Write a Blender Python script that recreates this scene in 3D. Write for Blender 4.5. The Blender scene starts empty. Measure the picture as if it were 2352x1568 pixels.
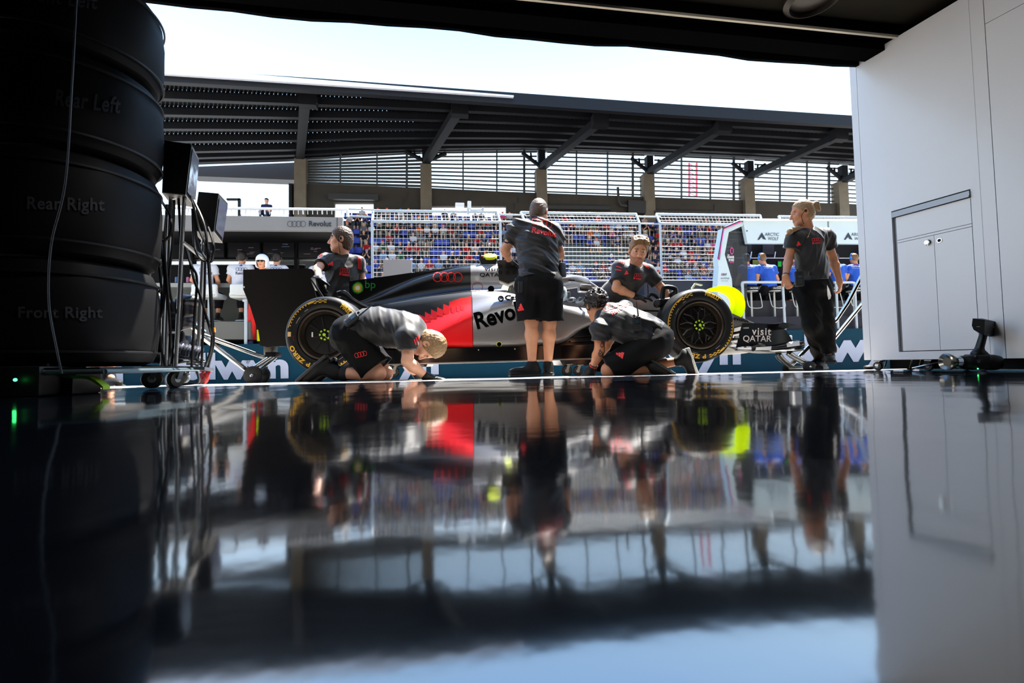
import bpy, bmesh, math, random
import numpy as np
from mathutils import Vector as V, Matrix
from mathutils.bvhtree import BVHTree
random.seed(11); np.random.seed(11)
SC = bpy.context.scene
COL = SC.collection
R = math.radians
# ---------------------------------------------------------------- camera maths
IW, IH, FPX = 2352, 1568, 1100.0
CAM = V((0, 0, .113))
_yaw, _pit, _rol = R(9.0), math.atan(50/1100), R(1.0)
FW = V((math.sin(_yaw)*math.cos(_pit), math.cos(_yaw)*math.cos(_pit), math.sin(_pit)))
_r0 = V((math.cos(_yaw), -math.sin(_yaw), 0)); _u0 = _r0.cross(FW)
RT = _r0*math.cos(_rol) - _u0*math.sin(_rol)
UP = _u0*math.cos(_rol) + _r0*math.sin(_rol)
def ray(px, py): return FW + RT*((px-IW/2)/FPX) + UP*((IH/2-py)/FPX)
def pt(px, py, D): return CAM + ray(px, py)*D                       # by depth along the view
def onY(px, py, Y): d = ray(px, py); return CAM + d*((Y-CAM.y)/d.y)
def onZ(px, py, z): d = ray(px, py); return CAM + d*((z-CAM.z)/d.z)
def onP(px, py, p0, n): d = ray(px, py); return CAM + d*((V(p0)-CAM).dot(n)/d.dot(n))
def proj(p):
    q = V(p)-CAM; D = q.dot(FW); return (IW/2+FPX*q.dot(RT)/D, IH/2-FPX*q.dot(UP)/D, D)
def gz(y): return 0.0 if y < 3.8 else -.036*(y-3.8)

# ---------------------------------------------------------------- materials
MATS = {}
def lin(c):
    c = c/255; return c/12.92 if c <= .04045 else ((c+.055)/1.055)**2.4
def mat(name, rgb, rough=.5, metal=0., spec=.5, noise=0., ns=20., bump=0., bs=60., emit=0., coat=0., sheen=0., alpha=1., trans=0.):
    if name in MATS: return MATS[name]
    m = bpy.data.materials.new(name); m.use_nodes = True
    nt = m.node_tree; b = nt.nodes['Principled BSDF']
    col = (lin(rgb[0]), lin(rgb[1]), lin(rgb[2]), 1)
    b.inputs['Base Color'].default_value = col
    b.inputs['Roughness'].default_value = rough; b.inputs['Metallic'].default_value = metal
    b.inputs['Specular IOR Level'].default_value = spec
    b.inputs['Coat Weight'].default_value = coat; b.inputs['Coat Roughness'].default_value = .05
    if sheen: b.inputs['Sheen Weight'].default_value = sheen
    if alpha < 1: b.inputs['Alpha'].default_value = alpha
    if trans: b.inputs['Transmission Weight'].default_value = trans
    if emit:
        b.inputs['Emission Color'].default_value = col; b.inputs['Emission Strength'].default_value = emit
    tc = nt.nodes.new('ShaderNodeTexCoord')
    if noise:
        n = nt.nodes.new('ShaderNodeTexNoise'); n.inputs['Scale'].default_value = ns; n.inputs['Detail'].default_value = 4
        nt.links.new(tc.outputs['Object'], n.inputs['Vector'])
        rr = nt.nodes.new('ShaderNodeMapRange'); rr.inputs[1].default_value = .3; rr.inputs[2].default_value = .7
        rr.inputs[3].default_value = 1-noise; rr.inputs[4].default_value = 1+noise
        nt.links.new(n.outputs['Fac'], rr.inputs[0])
        mx = nt.nodes.new('ShaderNodeMix'); mx.data_type = 'RGBA'; mx.blend_type = 'MULTIPLY'
        mx.inputs[0].default_value = 1; mx.inputs[6].default_value = col
        nt.links.new(rr.outputs[0], mx.inputs[7]); nt.links.new(mx.outputs[2], b.inputs['Base Color'])
    if bump:
        n2 = nt.nodes.new('ShaderNodeTexNoise'); n2.inputs['Scale'].default_value = bs; n2.inputs['Detail'].default_value = 3
        nt.links.new(tc.outputs['Object'], n2.inputs['Vector'])
        bm_ = nt.nodes.new('ShaderNodeBump'); bm_.inputs['Strength'].default_value = bump; bm_.inputs['Distance'].default_value = .01
        nt.links.new(n2.outputs['Fac'], bm_.inputs['Height']); nt.links.new(bm_.outputs['Normal'], b.inputs['Normal'])
    MATS[name] = m
    return m

# ---------------------------------------------------------------- objects
FRAME = {}
def frame(o): return FRAME.get(o.name, Matrix())
def tag(o, label=None, cat=None, group=None, kind=None):
    if label: o['label'] = label
    if cat: o['category'] = cat
    if group: o['group'] = group
    if kind: o['kind'] = kind
    return o
def thing(name, label, cat, M=None, group=None):
    o = bpy.data.objects.new(name, None); COL.objects.link(o)
    if M is None: M = Matrix()
    elif not isinstance(M, Matrix): M = Matrix.Translation(V(M))
    o.matrix_world = M; o.empty_display_size = .1
    FRAME[o.name] = M.copy()
    return tag(o, label, cat, group)
def base_of(vs):
    a = np.array([tuple(v) for v in vs]); lo, hi = a.min(0), a.max(0)
    return V(((lo[0]+hi[0])/2, (lo[1]+hi[1])/2, lo[2]))
def mkobj(name, vs, fs, mats, parent=None, mi=None, smooth=35, local=False, label=None, cat=None, group=None, kind=None):
    if not isinstance(mats, (list, tuple)): mats = [mats]
    A = np.array([tuple(v) for v in vs], dtype=np.float64).reshape(-1, 3)
    if parent is not None:
        M = frame(parent)
        if not local:
            I = np.array(M.inverted()); A = A@I[:3, :3].T+I[:3, 3]
        loc = None
    else:
        loc = base_of(A); A = A-np.array(loc)
    me = bpy.data.meshes.new(name)
    me.from_pydata(A.tolist(), [], [tuple(int(i) for i in f) for f in fs])
    for m in mats: me.materials.append(m)
    if mi is not None: me.polygons.foreach_set('material_index', np.asarray(mi, dtype=np.int32))
    if smooth == 'all': me.polygons.foreach_set('use_smooth', np.ones(len(me.polygons), dtype=bool))
    elif smooth:
        bm = bmesh.new(); bm.from_mesh(me); th = R(smooth)
        for f in bm.faces: f.smooth = True
        for e in bm.edges: e.smooth = len(e.link_faces) == 2 and e.calc_face_angle(0) < th
        bm.to_mesh(me); bm.free()
    me.update()
    o = bpy.data.objects.new(name, me); COL.objects.link(o)
    if parent is not None: o.parent = parent; FRAME[o.name] = frame(parent)
    else: o.location = loc; FRAME[o.name] = Matrix.Translation(loc)
    return tag(o, label, cat, group, kind)

def ortho(d):
    d = V(d).normalized(); a = V((0, 0, 1)) if abs(d.z) < .9 else V((1, 0, 0))
    x = d.cross(a).normalized(); return x, d.cross(x).normalized(), d

class MB:
    """collects shapes into ONE mesh"""
    def __init__(s): s.v = []; s.f = []; s.m = []; s.cur = 0
    def add(s, vs, fs):
        n = len(s.v); s.v += [V(v) for v in vs]; s.f += [tuple(i+n for i in f) for f in fs]; s.m += [s.cur]*len(fs); return s
    def box(s, c, size, rot=None, bev=0):
        bm = bmesh.new(); bmesh.ops.create_cube(bm, size=1)
        for v in bm.verts: v.co = V((v.co.x*size[0], v.co.y*size[1], v.co.z*size[2]))
        if bev: bmesh.ops.bevel(bm, geom=bm.edges[:], offset=bev, segments=2, affect='EDGES', profile=.5)
        bm.verts.index_update(); M = rot if rot is not None else Matrix.Identity(3); c = V(c)
        s.add([M@v.co+c for v in bm.verts], [[v.index for v in f.verts] for f in bm.faces]); bm.free(); return s
    def tube(s, a, b, r, r2=None, n=10, cap=True):
        a, b = V(a), V(b); r2 = r if r2 is None else r2; x, y, d = ortho(b-a)
        vs = []
        for p, q in ((a, r), (b, r2)):
            for i in range(n):
                t = 2*math.pi*i/n; vs.append(p+x*(math.cos(t)*q)+y*(math.sin(t)*q))
        fs = [(i, (i+1) % n, n+(i+1) % n, n+i) for i in range(n)]
        if cap: fs += [tuple(range(n-1, -1, -1)), tuple(range(n, 2*n))]
        return s.add(vs, fs)
    def bar(s, a, b, w, h, up=(0, 0, 1)):
        a, b = V(a), V(b); d = (b-a).normalized(); x = d.cross(V(up)).normalized(); y = x.cross(d)
        q = [x*(w/2)+y*(h/2), -x*(w/2)+y*(h/2), -x*(w/2)-y*(h/2), x*(w/2)-y*(h/2)]
        return s.add([a+k for k in q]+[b+k for k in q], [(0, 1, 2, 3), (7, 6, 5, 4)]+[(i, 4+i, 4+(i+1) % 4, (i+1) % 4) for i in range(4)])
    def path(s, pts, r, n=8, closed=False, rs=None, flat=1.0, sm=0):
        P = [V(p) for p in pts]
        if sm: P, rs = spline(P, sm, closed, rs)
        m = len(P); vs = []; prev = None
        for i, p in enumerate(P):
            if closed: d = P[(i+1) % m]-P[i-1]
            else: d = P[min(i+1, m-1)]-P[max(i-1, 0)]
            d = d.normalized() if d.length > 1e-9 else V((0, 0, 1))
            if prev is None: x, y, _ = ortho(d)
            else:
                x = prev-d*prev.dot(d); x = x.normalized(); y = d.cross(x)
            prev = x; q = rs[i] if rs else r
            for k in range(n):
                t = 2*math.pi*k/n; vs.append(p+x*(math.cos(t)*q)+y*(math.sin(t)*q*flat))
        fs = []
        for i in range(m if closed else m-1):
            a, b = i*n, ((i+1) % m)*n
            fs += [(a+k, a+(k+1) % n, b+(k+1) % n, b+k) for k in range(n)]
        if not closed: fs += [tuple(range(n-1, -1, -1)), tuple(range((m-1)*n, m*n))]
        return s.add(vs, fs)
    def slab(s, poly, off):
        """closed polygon (3D points) extruded by the vector off"""
        n = len(poly); off = V(off); P = [V(p) for p in poly]
        nrm = V((0, 0, 0))
        for i in range(n): nrm += P[i].cross(P[(i+1) % n])
        if nrm.dot(off) > 0: P = P[::-1]
        return s.add(P+[p+off for p in P], [tuple(range(n)), tuple(range(2*n-1, n-1, -1))]+[(i, n+i, n+(i+1) % n, (i+1) % n) for i in range(n)])
    def ell(s, c, r, M=None, nu=14, nv=9):
        M = M if M is not None else Matrix.Identity(3); c = V(c); r = V(r) if hasattr(r, '__len__') else V((r, r, r))
        vs = [c+M@V((0, 0, r.z))]
        for j in range(1, nv):
            a = math.pi*j/nv
            for i in range(nu):
                t = 2*math.pi*i/nu; vs.append(c+M@V((r.x*math.sin(a)*math.cos(t), r.y*math.sin(a)*math.sin(t), r.z*math.cos(a))))
        vs.append(c+M@V((0, 0, -r.z))); fs = [(0, 1+i, 1+(i+1) % nu) for i in range(nu)]
        for j in range(nv-2):
            a, b = 1+j*nu, 1+(j+1)*nu
            fs += [(a+i, b+i, b+(i+1) % nu, a+(i+1) % nu) for i in range(nu)]
        a = 1+(nv-2)*nu; e = len(vs)-1; fs += [(a+i, e, a+(i+1) % nu) for i in range(nu)]
        return s.add(vs, fs)
    def lathe(s, c, axis, prof, n=48, closed=False):
        """prof: (radius, offset along axis)"""
        x, y, d = ortho(axis); c = V(c); vs = []
        for (r, h) in prof:
            for i in range(n):
                t = 2*math.pi*i/n; vs.append(c+d*h+x*(math.cos(t)*r)+y*(math.sin(t)*r))
        m = len(prof); fs = []
        for j in range(m if closed else m-1):
            a, b = j*n, ((j+1) % m)*n; fs += [(a+i, a+(i+1) % n, b+(i+1) % n, b+i) for i in range(n)]
        if not closed: fs += [tuple(range(n-1, -1, -1)), tuple(range((m-1)*n, m*n))]
        return s.add(vs, fs)
    def loft(s, secs, cap=True, ring=True):
        n = len(secs[0]); vs = [p for q in secs for p in q]; fs = []
        for j in range(len(secs)-1):
            a, b = j*n, (j+1)*n
            fs += [(a+i, a+(i+1) % n, b+(i+1) % n, b+i) for i in range(n if ring else n-1)]
        if cap and ring: fs += [tuple(range(n-1, -1, -1)), tuple(range((len(secs)-1)*n, len(secs)*n))]
        return s.add(vs, fs)
    def fixn(s):
        bm = bmesh.new(); vs = [bm.verts.new(v) for v in s.v]
        for f, m in zip(s.f, s.m):
            try: bm.faces.new([vs[i] for i in f]).material_index = m
            except ValueError: pass
        bmesh.ops.recalc_face_normals(bm, faces=bm.faces[:]); bm.verts.index_update()
        s.f = [[v.index for v in f.verts] for f in bm.faces]; s.m = [f.material_index for f in bm.faces]; bm.free(); return s
    def build(s, name, mats, parent=None, **k):
        return mkobj(name, s.v, s.f, mats, parent, mi=s.m, **k)

def spline(P, sub, closed=False, rs=None):
    out = []; ro = []; m = len(P)
    for i in range(m if closed else m-1):
        g = (lambda k: P[k % m]) if closed else (lambda k: P[min(max(k, 0), m-1)])
        gr = (lambda k: rs[k % m]) if closed else (lambda k: rs[min(max(k, 0), m-1)])
        for j in range(sub):
            t = j/sub; a, b, c, d = g(i-1), g(i), g(i+1), g(i+2)
            out.append(.5*((2*b)+(c-a)*t+(2*a-5*b+4*c-d)*t*t+(3*b-a-3*c+d)*t**3))
            if rs: ro.append(gr(i)+(gr(i+1)-gr(i))*t)
    if not closed:
        out.append(P[-1])
        if rs: ro.append(rs[-1])
    return out, (ro if rs else None)

def copy_tree(o, loc=None, label=None, group=None, M=None):
    c = o.copy(); COL.objects.link(c)
    for ch in [x for x in bpy.data.objects if x.parent is o]:
        d = ch.copy(); COL.objects.link(d); d.parent = c
        for g in [x for x in bpy.data.objects if x.parent is ch]:
            e = g.copy(); COL.objects.link(e); e.parent = d
    if M is not None: c.matrix_world = M
    if loc is not None: c.location = loc
    if label: c['label'] = label
    if group: c['group'] = group
    return c

# ---------------------------------------------------------------- flat shapes for writing and marks (2D verts, faces)
_txt = {}
def text2d(body, bold=0., space=1.):
    key = (body, bold, space)
    if key in _txt: return _txt[key]
    cu = bpy.data.curves.new('lettering', 'FONT'); cu.body = body; cu.size = 1; cu.offset = bold; cu.space_character = space
    cu.resolution_u = 4
    ob = bpy.data.objects.new('lettering', cu); COL.objects.link(ob)
    dg = bpy.context.evaluated_depsgraph_get(); ev = ob.evaluated_get(dg); me = ev.to_mesh()
    vs = [(v.co.x, v.co.y) for v in me.vertices]; fs = [tuple(p.vertices) for p in me.polygons]
    ev.to_mesh_clear(); bpy.data.objects.remove(ob); bpy.data.curves.remove(cu)
    x0 = min(v[0] for v in vs); vs = [(x-x0, y) for x, y in vs]
    _txt[key] = (vs, fs); return vs, fs
def rings2d(n=4, r=1., w=.2, step=1.42, seg=36):
    vs = []; fs = []
    for k in range(n):
        b = len(vs); cx = k*step*r
        for i in range(seg):
            t = 2*math.pi*i/seg
            for q in (r, r*(1-w)): vs.append((cx+q*math.cos(t), q*math.sin(t)))
        fs += [(b+2*i, b+2*((i+1) % seg), b+2*((i+1) % seg)+1, b+2*i+1) for i in range(seg)]
    return [(x+r, y+r) for x, y in vs], fs
def bars2d():
    """three slanted bars in a triangle"""
    vs = []; fs = []
    for k, (x, h) in enumerate(((0, .34), (.36, .66), (.72, 1.0))):
        b = len(vs); vs += [(x+.16, 0), (x+.46, 0), (x+.46-.42*h-.02+.16*h, h), (x+.16-.42*h+.1*h, h*.82)]; fs.append((b, b+1, b+2, b+3))
    return vs, fs
def poly2d(p): return list(p), [tuple(range(len(p)))]
def join2d(*parts):
    vs = []; fs = []
    for (v, f), (ox, oy, sx, sy) in parts:
        b = len(vs); vs += [(ox+x*sx, oy+y*sy) for x, y in v]; fs += [tuple(i+b for i in q) for q in f]
    return vs, fs
def dense(shape, maxlen):
    """triangulate and split long edges so that a mark can follow a curved surface"""
    vs, fs = shape; bm = bmesh.new(); bv = [bm.verts.new((x, y, 0)) for x, y in vs]
    for f in fs:
        try: bm.faces.new([bv[i] for i in f])
        except ValueError: pass
    bmesh.ops.triangulate(bm, faces=bm.faces[:])
    for _ in range(5):
        E = [e for e in bm.edges if e.calc_length() > maxlen]
        if not E: break
        bmesh.ops.subdivide_edges(bm, edges=E, cuts=1); bmesh.ops.triangulate(bm, faces=[f for f in bm.faces if len(f.verts) > 3])
    bm.verts.index_update()
    out = [(v.co.x, v.co.y) for v in bm.verts], [[v.index for v in f.verts] for f in bm.faces]; bm.free(); return out
def size2d(s):
    xs = [v[0] for v in s[0]]; ys = [v[1] for v in s[0]]; return min(xs), max(xs), min(ys), max(ys)
def bvh_of(*objs):
    vs = []; fs = []
    for o in objs:
        n = len(vs); M = frame(o); me = o.data
        vs += [M@v.co for v in me.vertices]; fs += [tuple(i+n for i in p.vertices) for p in me.polygons]
    return BVHTree.FromPolygons(vs, fs)
def mark(name, shape, tgt, x0, y0, x1, y1, m, parent, h=None, off=.003, ml=None, skew=0., label=None, plane=None):
    """print a flat shape onto a surface: its left/right baseline ends seen at (x0,y0)-(x1,y1); h = pixel height of the whole shape"""
    a, b, c, d = size2d(shape); W = b-a; Hh = d-c
    ex = V((x1-x0, y1-y0)); L = ex.length; ex = ex/L; ey = V((ex.y, -ex.x))
    k = L/W; kh = (h/Hh) if h else k
    sh = dense(shape, ml or max(W, Hh)/14) if plane is None else shape
    vs = []; ok = []
    for (u, v) in sh[0]:
        p = V((x0, y0))+ex*((u-a)*k+skew*(v-c)*kh)+ey*((v-c)*kh)
        d3 = ray(p.x, p.y).normalized()
        if plane is not None: hit = onP(p.x, p.y, *plane)
        else: hit = tgt.ray_cast(CAM, d3)[0]
        ok.append(hit is not None); vs.append((hit-d3*off) if hit is not None else V((0, 0, 0)))
    fs = [f for f in sh[1] if all(ok[i] for i in f) and max((vs[f[i]]-vs[f[i-1]]).length for i in range(len(f))) < (.25 if plane is None else 9)]
    if not fs: return None
    used = sorted({i for f in fs for i in f}); re = {i: k2 for k2, i in enumerate(used)}
    return mkobj(name, [vs[i] for i in used], [[re[i] for i in f] for f in fs], m, parent, smooth='all' if plane is None else 0, label=label)

# ---------------------------------------------------------------- implicit surfaces for bodies
def surfnet(d, o, h):
    S = d < 0; c = {}
    nx, ny, nz = d.shape
    cnt = np.zeros((nx-1, ny-1, nz-1), np.int8)
    offs = [(i, j, k) for i in (0, 1) for j in (0, 1) for k in (0, 1)]
    for (i, j, k) in offs: cnt += S[i:nx-1+i, j:ny-1+j, k:nz-1+k]
    act = (cnt > 0) & (cnt < 8); I = np.argwhere(act); n = len(I)
    idx = -np.ones(act.shape, np.int64); idx[act] = np.arange(n)
    vals = {q: d[I[:, 0]+q[0], I[:, 1]+q[1], I[:, 2]+q[2]] for q in offs}
    acc = np.zeros((n, 3)); num = np.zeros(n)
    for q in offs:
        for ax in range(3):
            if q[ax]: continue
            q2 = list(q); q2[ax] = 1; q2 = tuple(q2); a, b = vals[q], vals[q2]; m = (a < 0) != (b < 0)
            t = np.where(m, a/np.where(m, a-b, 1), 0); P = np.tile(np.array(q, float), (n, 1)); P[:, ax] += t
            acc[m] += P[m]; num += m
    vs = (I+acc/num[:, None])*h+np.array(o); F = []
    for ax in range(3):
        u, w = (ax+1) % 3, (ax+2) % 3
        sl = [slice(None)]*3; sl[ax] = slice(0, -1); s2 = list(sl); s2[ax] = slice(1, None)
        A, B = S[tuple(sl)], S[tuple(s2)]; E = np.argwhere(A != B)
        E = E[(E[:, u] > 0) & (E[:, w] > 0) & (E[:, u] < d.shape[u]-1) & (E[:, w] < d.shape[w]-1)]
        if not len(E): continue
        fl = A[E[:, 0], E[:, 1], E[:, 2]]
        def cell(du, dw):
            q = E.copy(); q[:, u] -= du; q[:, w] -= dw; return idx[q[:, 0], q[:, 1], q[:, 2]]
        Q = np.stack([cell(1, 1), cell(0, 1), cell(0, 0), cell(1, 0)], 1); Q[~fl] = Q[~fl][:, ::-1]; F.append(Q)
    return vs, np.concatenate(F)
class SDF:
    def __init__(s, h=.006): s.h = h; s.p = []; s.clip = []; s.disp = None
    def cone(s, a, b, ra, rb=None, k=.02, op='u', caps=None):
        a, b = np.array(V(a)), np.array(V(b)); rb = ra if rb is None else rb; m = max(ra, rb)
        ba = b-a; l2 = max(ba@ba, 1e-12)
        cap = [(np.array(V(p)), np.array(V(n).normalized())) for p, n in (caps or [])]
        def f(P):
            pa = P-a; t = np.clip((pa@ba)/l2, 0, 1); d = np.sqrt(((pa-t[..., None]*ba)**2).sum(-1))-(ra+(rb-ra)*t)
            for p, n in cap: d = np.maximum(d, (P-p)@n)
            return d
        s.p.append((f, np.minimum(a, b)-m, np.maximum(a, b)+m, k, op)); return s
    def ell(s, c, r, M=None, k=.02, op='u'):
        c = np.array(V(c)); r = np.array(r if hasattr(r, '__len__') else (r, r, r), float); A = np.array(M) if M is not None else np.eye(3)
        def f(P):
            q = (P-c)@A; k0 = np.sqrt(((q/r)**2).sum(-1)); k1 = np.sqrt(((q/r**2)**2).sum(-1)); return k0*(k0-1)/np.maximum(k1, 1e-9)
        e = np.sqrt(((A*r)**2).sum(1))
        s.p.append((f, c-e, c+e, k, op)); return s
    def box(s, c, hs, M=None, rd=.01, k=.01, op='u'):
        c = np.array(V(c)); hs = np.array(hs, float); A = np.array(M) if M is not None else np.eye(3)
        def f(P):
            q = np.abs((P-c)@A)-(hs-rd); return np.sqrt((np.maximum(q, 0)**2).sum(-1))+np.minimum(q.max(-1), 0)-rd
        e = np.abs(A)@hs; s.p.append((f, c-e, c+e, k, op)); return s
    def cut(s, p, n): s.clip.append((np.array(V(p)), np.array(V(n).normalized()))); return s
    def mesh(s):
        U = [q for q in s.p if q[4] == 'u']; h = s.h
        lo = np.min([q[1] for q in U], 0)-4*h-.01; hi = np.max([q[2] for q in U], 0)+4*h+.01
        N = np.ceil((hi-lo)/h).astype(int)+1
        ax = [lo[i]+h*np.arange(N[i]) for i in range(3)]
        D = np.full(tuple(N), .2, np.float64)
        for (f, a, b, k, op) in s.p:
            mg = k+3*h+(.02 if s.disp else 0)
            i0 = np.maximum(((a-mg-lo)/h).astype(int), 0); i1 = np.minimum(((b+mg-lo)/h).astype(int)+2, N)
            if (i1 <= i0).any(): continue
            sl = tuple(slice(i0[i], i1[i]) for i in range(3))
            G = np.stack(np.meshgrid(*[ax[i][i0[i]:i1[i]] for i in range(3)], indexing='ij'), -1)
            d = f(G); o = D[sl]
            if op == 'u':
                t = np.clip(.5+.5*(o-d)/k, 0, 1); D[sl] = o*(1-t)+d*t-k*t*(1-t)
            else:
                t = np.clip(.5-.5*(o+d)/k, 0, 1); D[sl] = o*(1-t)-d*t+k*t*(1-t)
        if s.disp or s.clip:
            near = np.abs(D) < .06
            G = np.stack(np.meshgrid(*ax, indexing='ij'), -1)[near]; d = D[near]
            if s.disp: d = d+s.disp(G)
            for p, n in s.clip: d = np.maximum(d, (G-p)@n)
            D[near] = d
            if s.clip:
                G2 = np.stack(np.meshgrid(*ax, indexing='ij'), -1)
                for p, n in s.clip: D = np.maximum(D, np.minimum((G2-p)@n, .2))
        return surfnet(D, lo, h)
    def build(s, name, mats, parent=None, region=None, **k):
        vs, fs = s.mesh(); mi = None
        if region is not None: mi = region(vs[fs].mean(1))
        return mkobj(name, vs, fs, mats, parent, mi=mi, smooth='all', **k)
# ================================================================ camera, sky, sun
cd = bpy.data.cameras.new('camera'); cam = bpy.data.objects.new('camera', cd); COL.objects.link(cam)
cd.sensor_width = 36; cd.lens = 36*FPX/IW; cd.clip_start = .02; cd.clip_end = 500
Mx = Matrix((RT, UP, -FW)).transposed().to_4x4(); Mx.translation = CAM; cam.matrix_world = Mx
cd.dof.use_dof = True; cd.dof.focus_distance = 4.5; cd.dof.aperture_fstop = 4.0
SC.camera = cam
SC.view_settings.view_transform = 'Standard'; SC.view_settings.look = 'None'
SC.view_settings.gamma = 1; SC.view_settings.exposure = 0.3; SC.view_settings.use_curve_mapping = False
SC.cycles.max_bounces = 7; SC.cycles.diffuse_bounces = 3; SC.cycles.glossy_bounces = 4; SC.cycles.transparent_max_bounces = 8
SC.cycles.caustics_reflective = False; SC.cycles.caustics_refractive = False; SC.cycles.sample_clamp_indirect = 6
w = bpy.data.worlds.new('sky'); SC.world = w; w.use_nodes = True; nt = w.node_tree
bg = nt.nodes['Background']; tc = nt.nodes.new('ShaderNodeTexCoord'); sp = nt.nodes.new('ShaderNodeSeparateXYZ')
nt.links.new(tc.outputs['Generated'], sp.inputs[0])
cr = nt.nodes.new('ShaderNodeValToRGB'); el = cr.color_ramp.elements
el[0].position = 0; el[0].color = (.80, .86, .92, 1)
el[1].position = 1; el[1].color = (.10, .26, .62, 1)
for p_, c_ in ((.12, (.74, .84, .94, 1)), (.35, (.50, .70, .92, 1)), (.6, (.26, .48, .84, 1))):
    e = el.new(p_); e.color = c_
nt.links.new(sp.outputs['Z'], cr.inputs[0]); nt.links.new(cr.outputs[0], bg.inputs[0]); bg.inputs[1].default_value = 2.4
sd = bpy.data.lights.new('sun', 'SUN'); sd.energy = 21.0; sd.angle = R(.55); sd.color = (1, .95, .88)
sun = bpy.data.objects.new('sun', sd); COL.objects.link(sun)
sun.rotation_euler = V((.33, .33, 1.0)).to_track_quat('Z', 'Y').to_euler(); sun.location = (3, 6, 12)

# ================================================================ the garage shell
FE0, FE1 = onZ(400, 888.5, 0), onZ(1980, 851.5, 0)
ed = (FE1-FE0)/(FE1.x-FE0.x)
def edge(x, dy=0): p = FE0+ed*(x-FE0.x); return V((x, p.y+dy, 0))
# glossy dark resin floor: faint waves bend what it mirrors
mf = mat('resin_floor', (9, 14, 22), rough=.068, spec=.9)
nt = mf.node_tree; b = nt.nodes['Principled BSDF']; b.inputs['IOR'].default_value = 2.25
tc = nt.nodes.new('ShaderNodeTexCoord'); mp = nt.nodes.new('ShaderNodeMapping'); nt.links.new(tc.outputs['Object'], mp.inputs[0])
n1 = nt.nodes.new('ShaderNodeTexNoise'); n1.inputs['Scale'].default_value = 2.2; n1.inputs['Detail'].default_value = 1
n2 = nt.nodes.new('ShaderNodeTexNoise'); n2.inputs['Scale'].default_value = 26; n2.inputs['Detail'].default_value = 3
ad = nt.nodes.new('ShaderNodeMath'); ad.operation = 'MULTIPLY_ADD'; ad.inputs[1].default_value = .035
nt.links.new(mp.outputs[0], n1.inputs['Vector']); nt.links.new(mp.outputs[0], n2.inputs['Vector'])
nt.links.new(n2.outputs['Fac'], ad.inputs[0]); nt.links.new(n1.outputs['Fac'], ad.inputs[2])
bp = nt.nodes.new('ShaderNodeBump'); bp.inputs['Strength'].default_value = .22; bp.inputs['Distance'].default_value = .02
nt.links.new(ad.outputs[0], bp.inputs['Height']); nt.links.new(bp.outputs[0], b.inputs['Normal'])
MB().slab([(-7, -3.2, 0), (9, -3.2, 0), edge(9), edge(-7)], (0, 0, -.3)).build('floor', mf, kind='structure', smooth=0)
mg = mat('pale_concrete', (150, 146, 140), rough=.8, noise=.14, ns=5, bump=.2, bs=80)
g = MB()
xs = [-40, -7, 9, 60]; 
rows = [lambda x: edge(x, .002), lambda x: V((x, 3.8, 0)), lambda x: V((x, 10.6, gz(10.6))), lambda x: V((x, 40, gz(10.6)))]
for i in range(3):
    for j in range(3):
        g.add([rows[i](xs[j]), rows[i](xs[j+1]), rows[i+1](xs[j+1]), rows[i+1](xs[j])], [(0, 1, 2, 3)])
g.build('pit_lane_ground', mg, kind='structure', smooth=0)
mdark = mat('dark_ceiling', (44, 41, 34), rough=.85, spec=.1, noise=.1, ns=3)
mblk = mat('black_paint', (5, 5, 6), rough=.6, spec=.2)
HB = onY(1300, 71, 3.42)                                    # underside of the door header
hz = HB.z
MB().slab([(-7, -3.2, hz+.135), (9, -3.2, hz+.135), (9, 3.24, hz+.135), (-7, 3.24, hz+.135)], (0, 0, .1)).build('ceiling', mdark, kind='structure', smooth=0)
MB().slab([(-7, -3.2, 0), (-7, 3.5, 0), (-7, 3.5, hz+.3), (-7, -3.2, hz+.3)], (-.1, 0, 0)).build('wall_left', mblk, kind='structure', smooth=0)
MB().slab([(9, -3.2, 0), (9, 3.5, 0), (9, 3.5, hz+.3), (9, -3.2, hz+.3)], (.1, 0, 0)).build('wall_right', mblk, kind='structure', smooth=0)
MB().slab([(-7, -3.2, 0), (9, -3.2, 0), (9, -3.2, hz+.3), (-7, -3.2, hz+.3)], (0, -.1, 0)).build('wall_back', mblk, kind='structure', smooth=0)
# roller-door header: girder, seal and a bright guide rail
hd = MB()
for (a, bq, c, d_) in ((3.42, .16, 0, .5), (3.30, .10, .07, .16), (3.24, .03, .06, .08)):
    hd.box((1, a+edge(1).y-3.45, hz+c+d_/2), (16, bq, d_))
hd.build('trim_1', mat('header_black', (5, 5, 6), rough=.95, spec=.02), kind='structure', smooth=0)
MB().bar((-7, 3.205, hz+.05), (9, 3.205, hz+.05), .02, .02).build('trim_2', mat('rail_metal', (214, 204, 184), rough=.4, metal=.1), kind='structure', smooth=0)
# hanging fabric edge of the rolled door
fb = MB(); N = 60
for k in range(N): pass
pts = [V((-7+16*k/N, 3.5, hz-.015-.012*math.sin(k*.9)-.006*math.sin(k*2.3))) for k in range(N+1)]
fb.loft([[p+V((0, 0, .2)), p, p+V((0, .03, 0)), p+V((0, .03, .2))] for p in pts]); fb.build('trim_3', mat('door_fabric', (7, 7, 10), rough=.9, spec=.03), kind='structure', smooth=0)
# round lamp on the ceiling
lp = onZ(1866, -14, hz+.133)
L = MB().lathe(lp, (0, 0, -1), [(.02, 0), (.19, 0), (.19, .05), (.15, .07), (.15, .03), (.02, .03)], 32)
L.build('ceiling_lamp', mat('lamp_ring', (60, 54, 48), rough=.4, metal=.6), label='round dark lamp ring on the garage ceiling at the top edge', cat='lamp')

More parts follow.
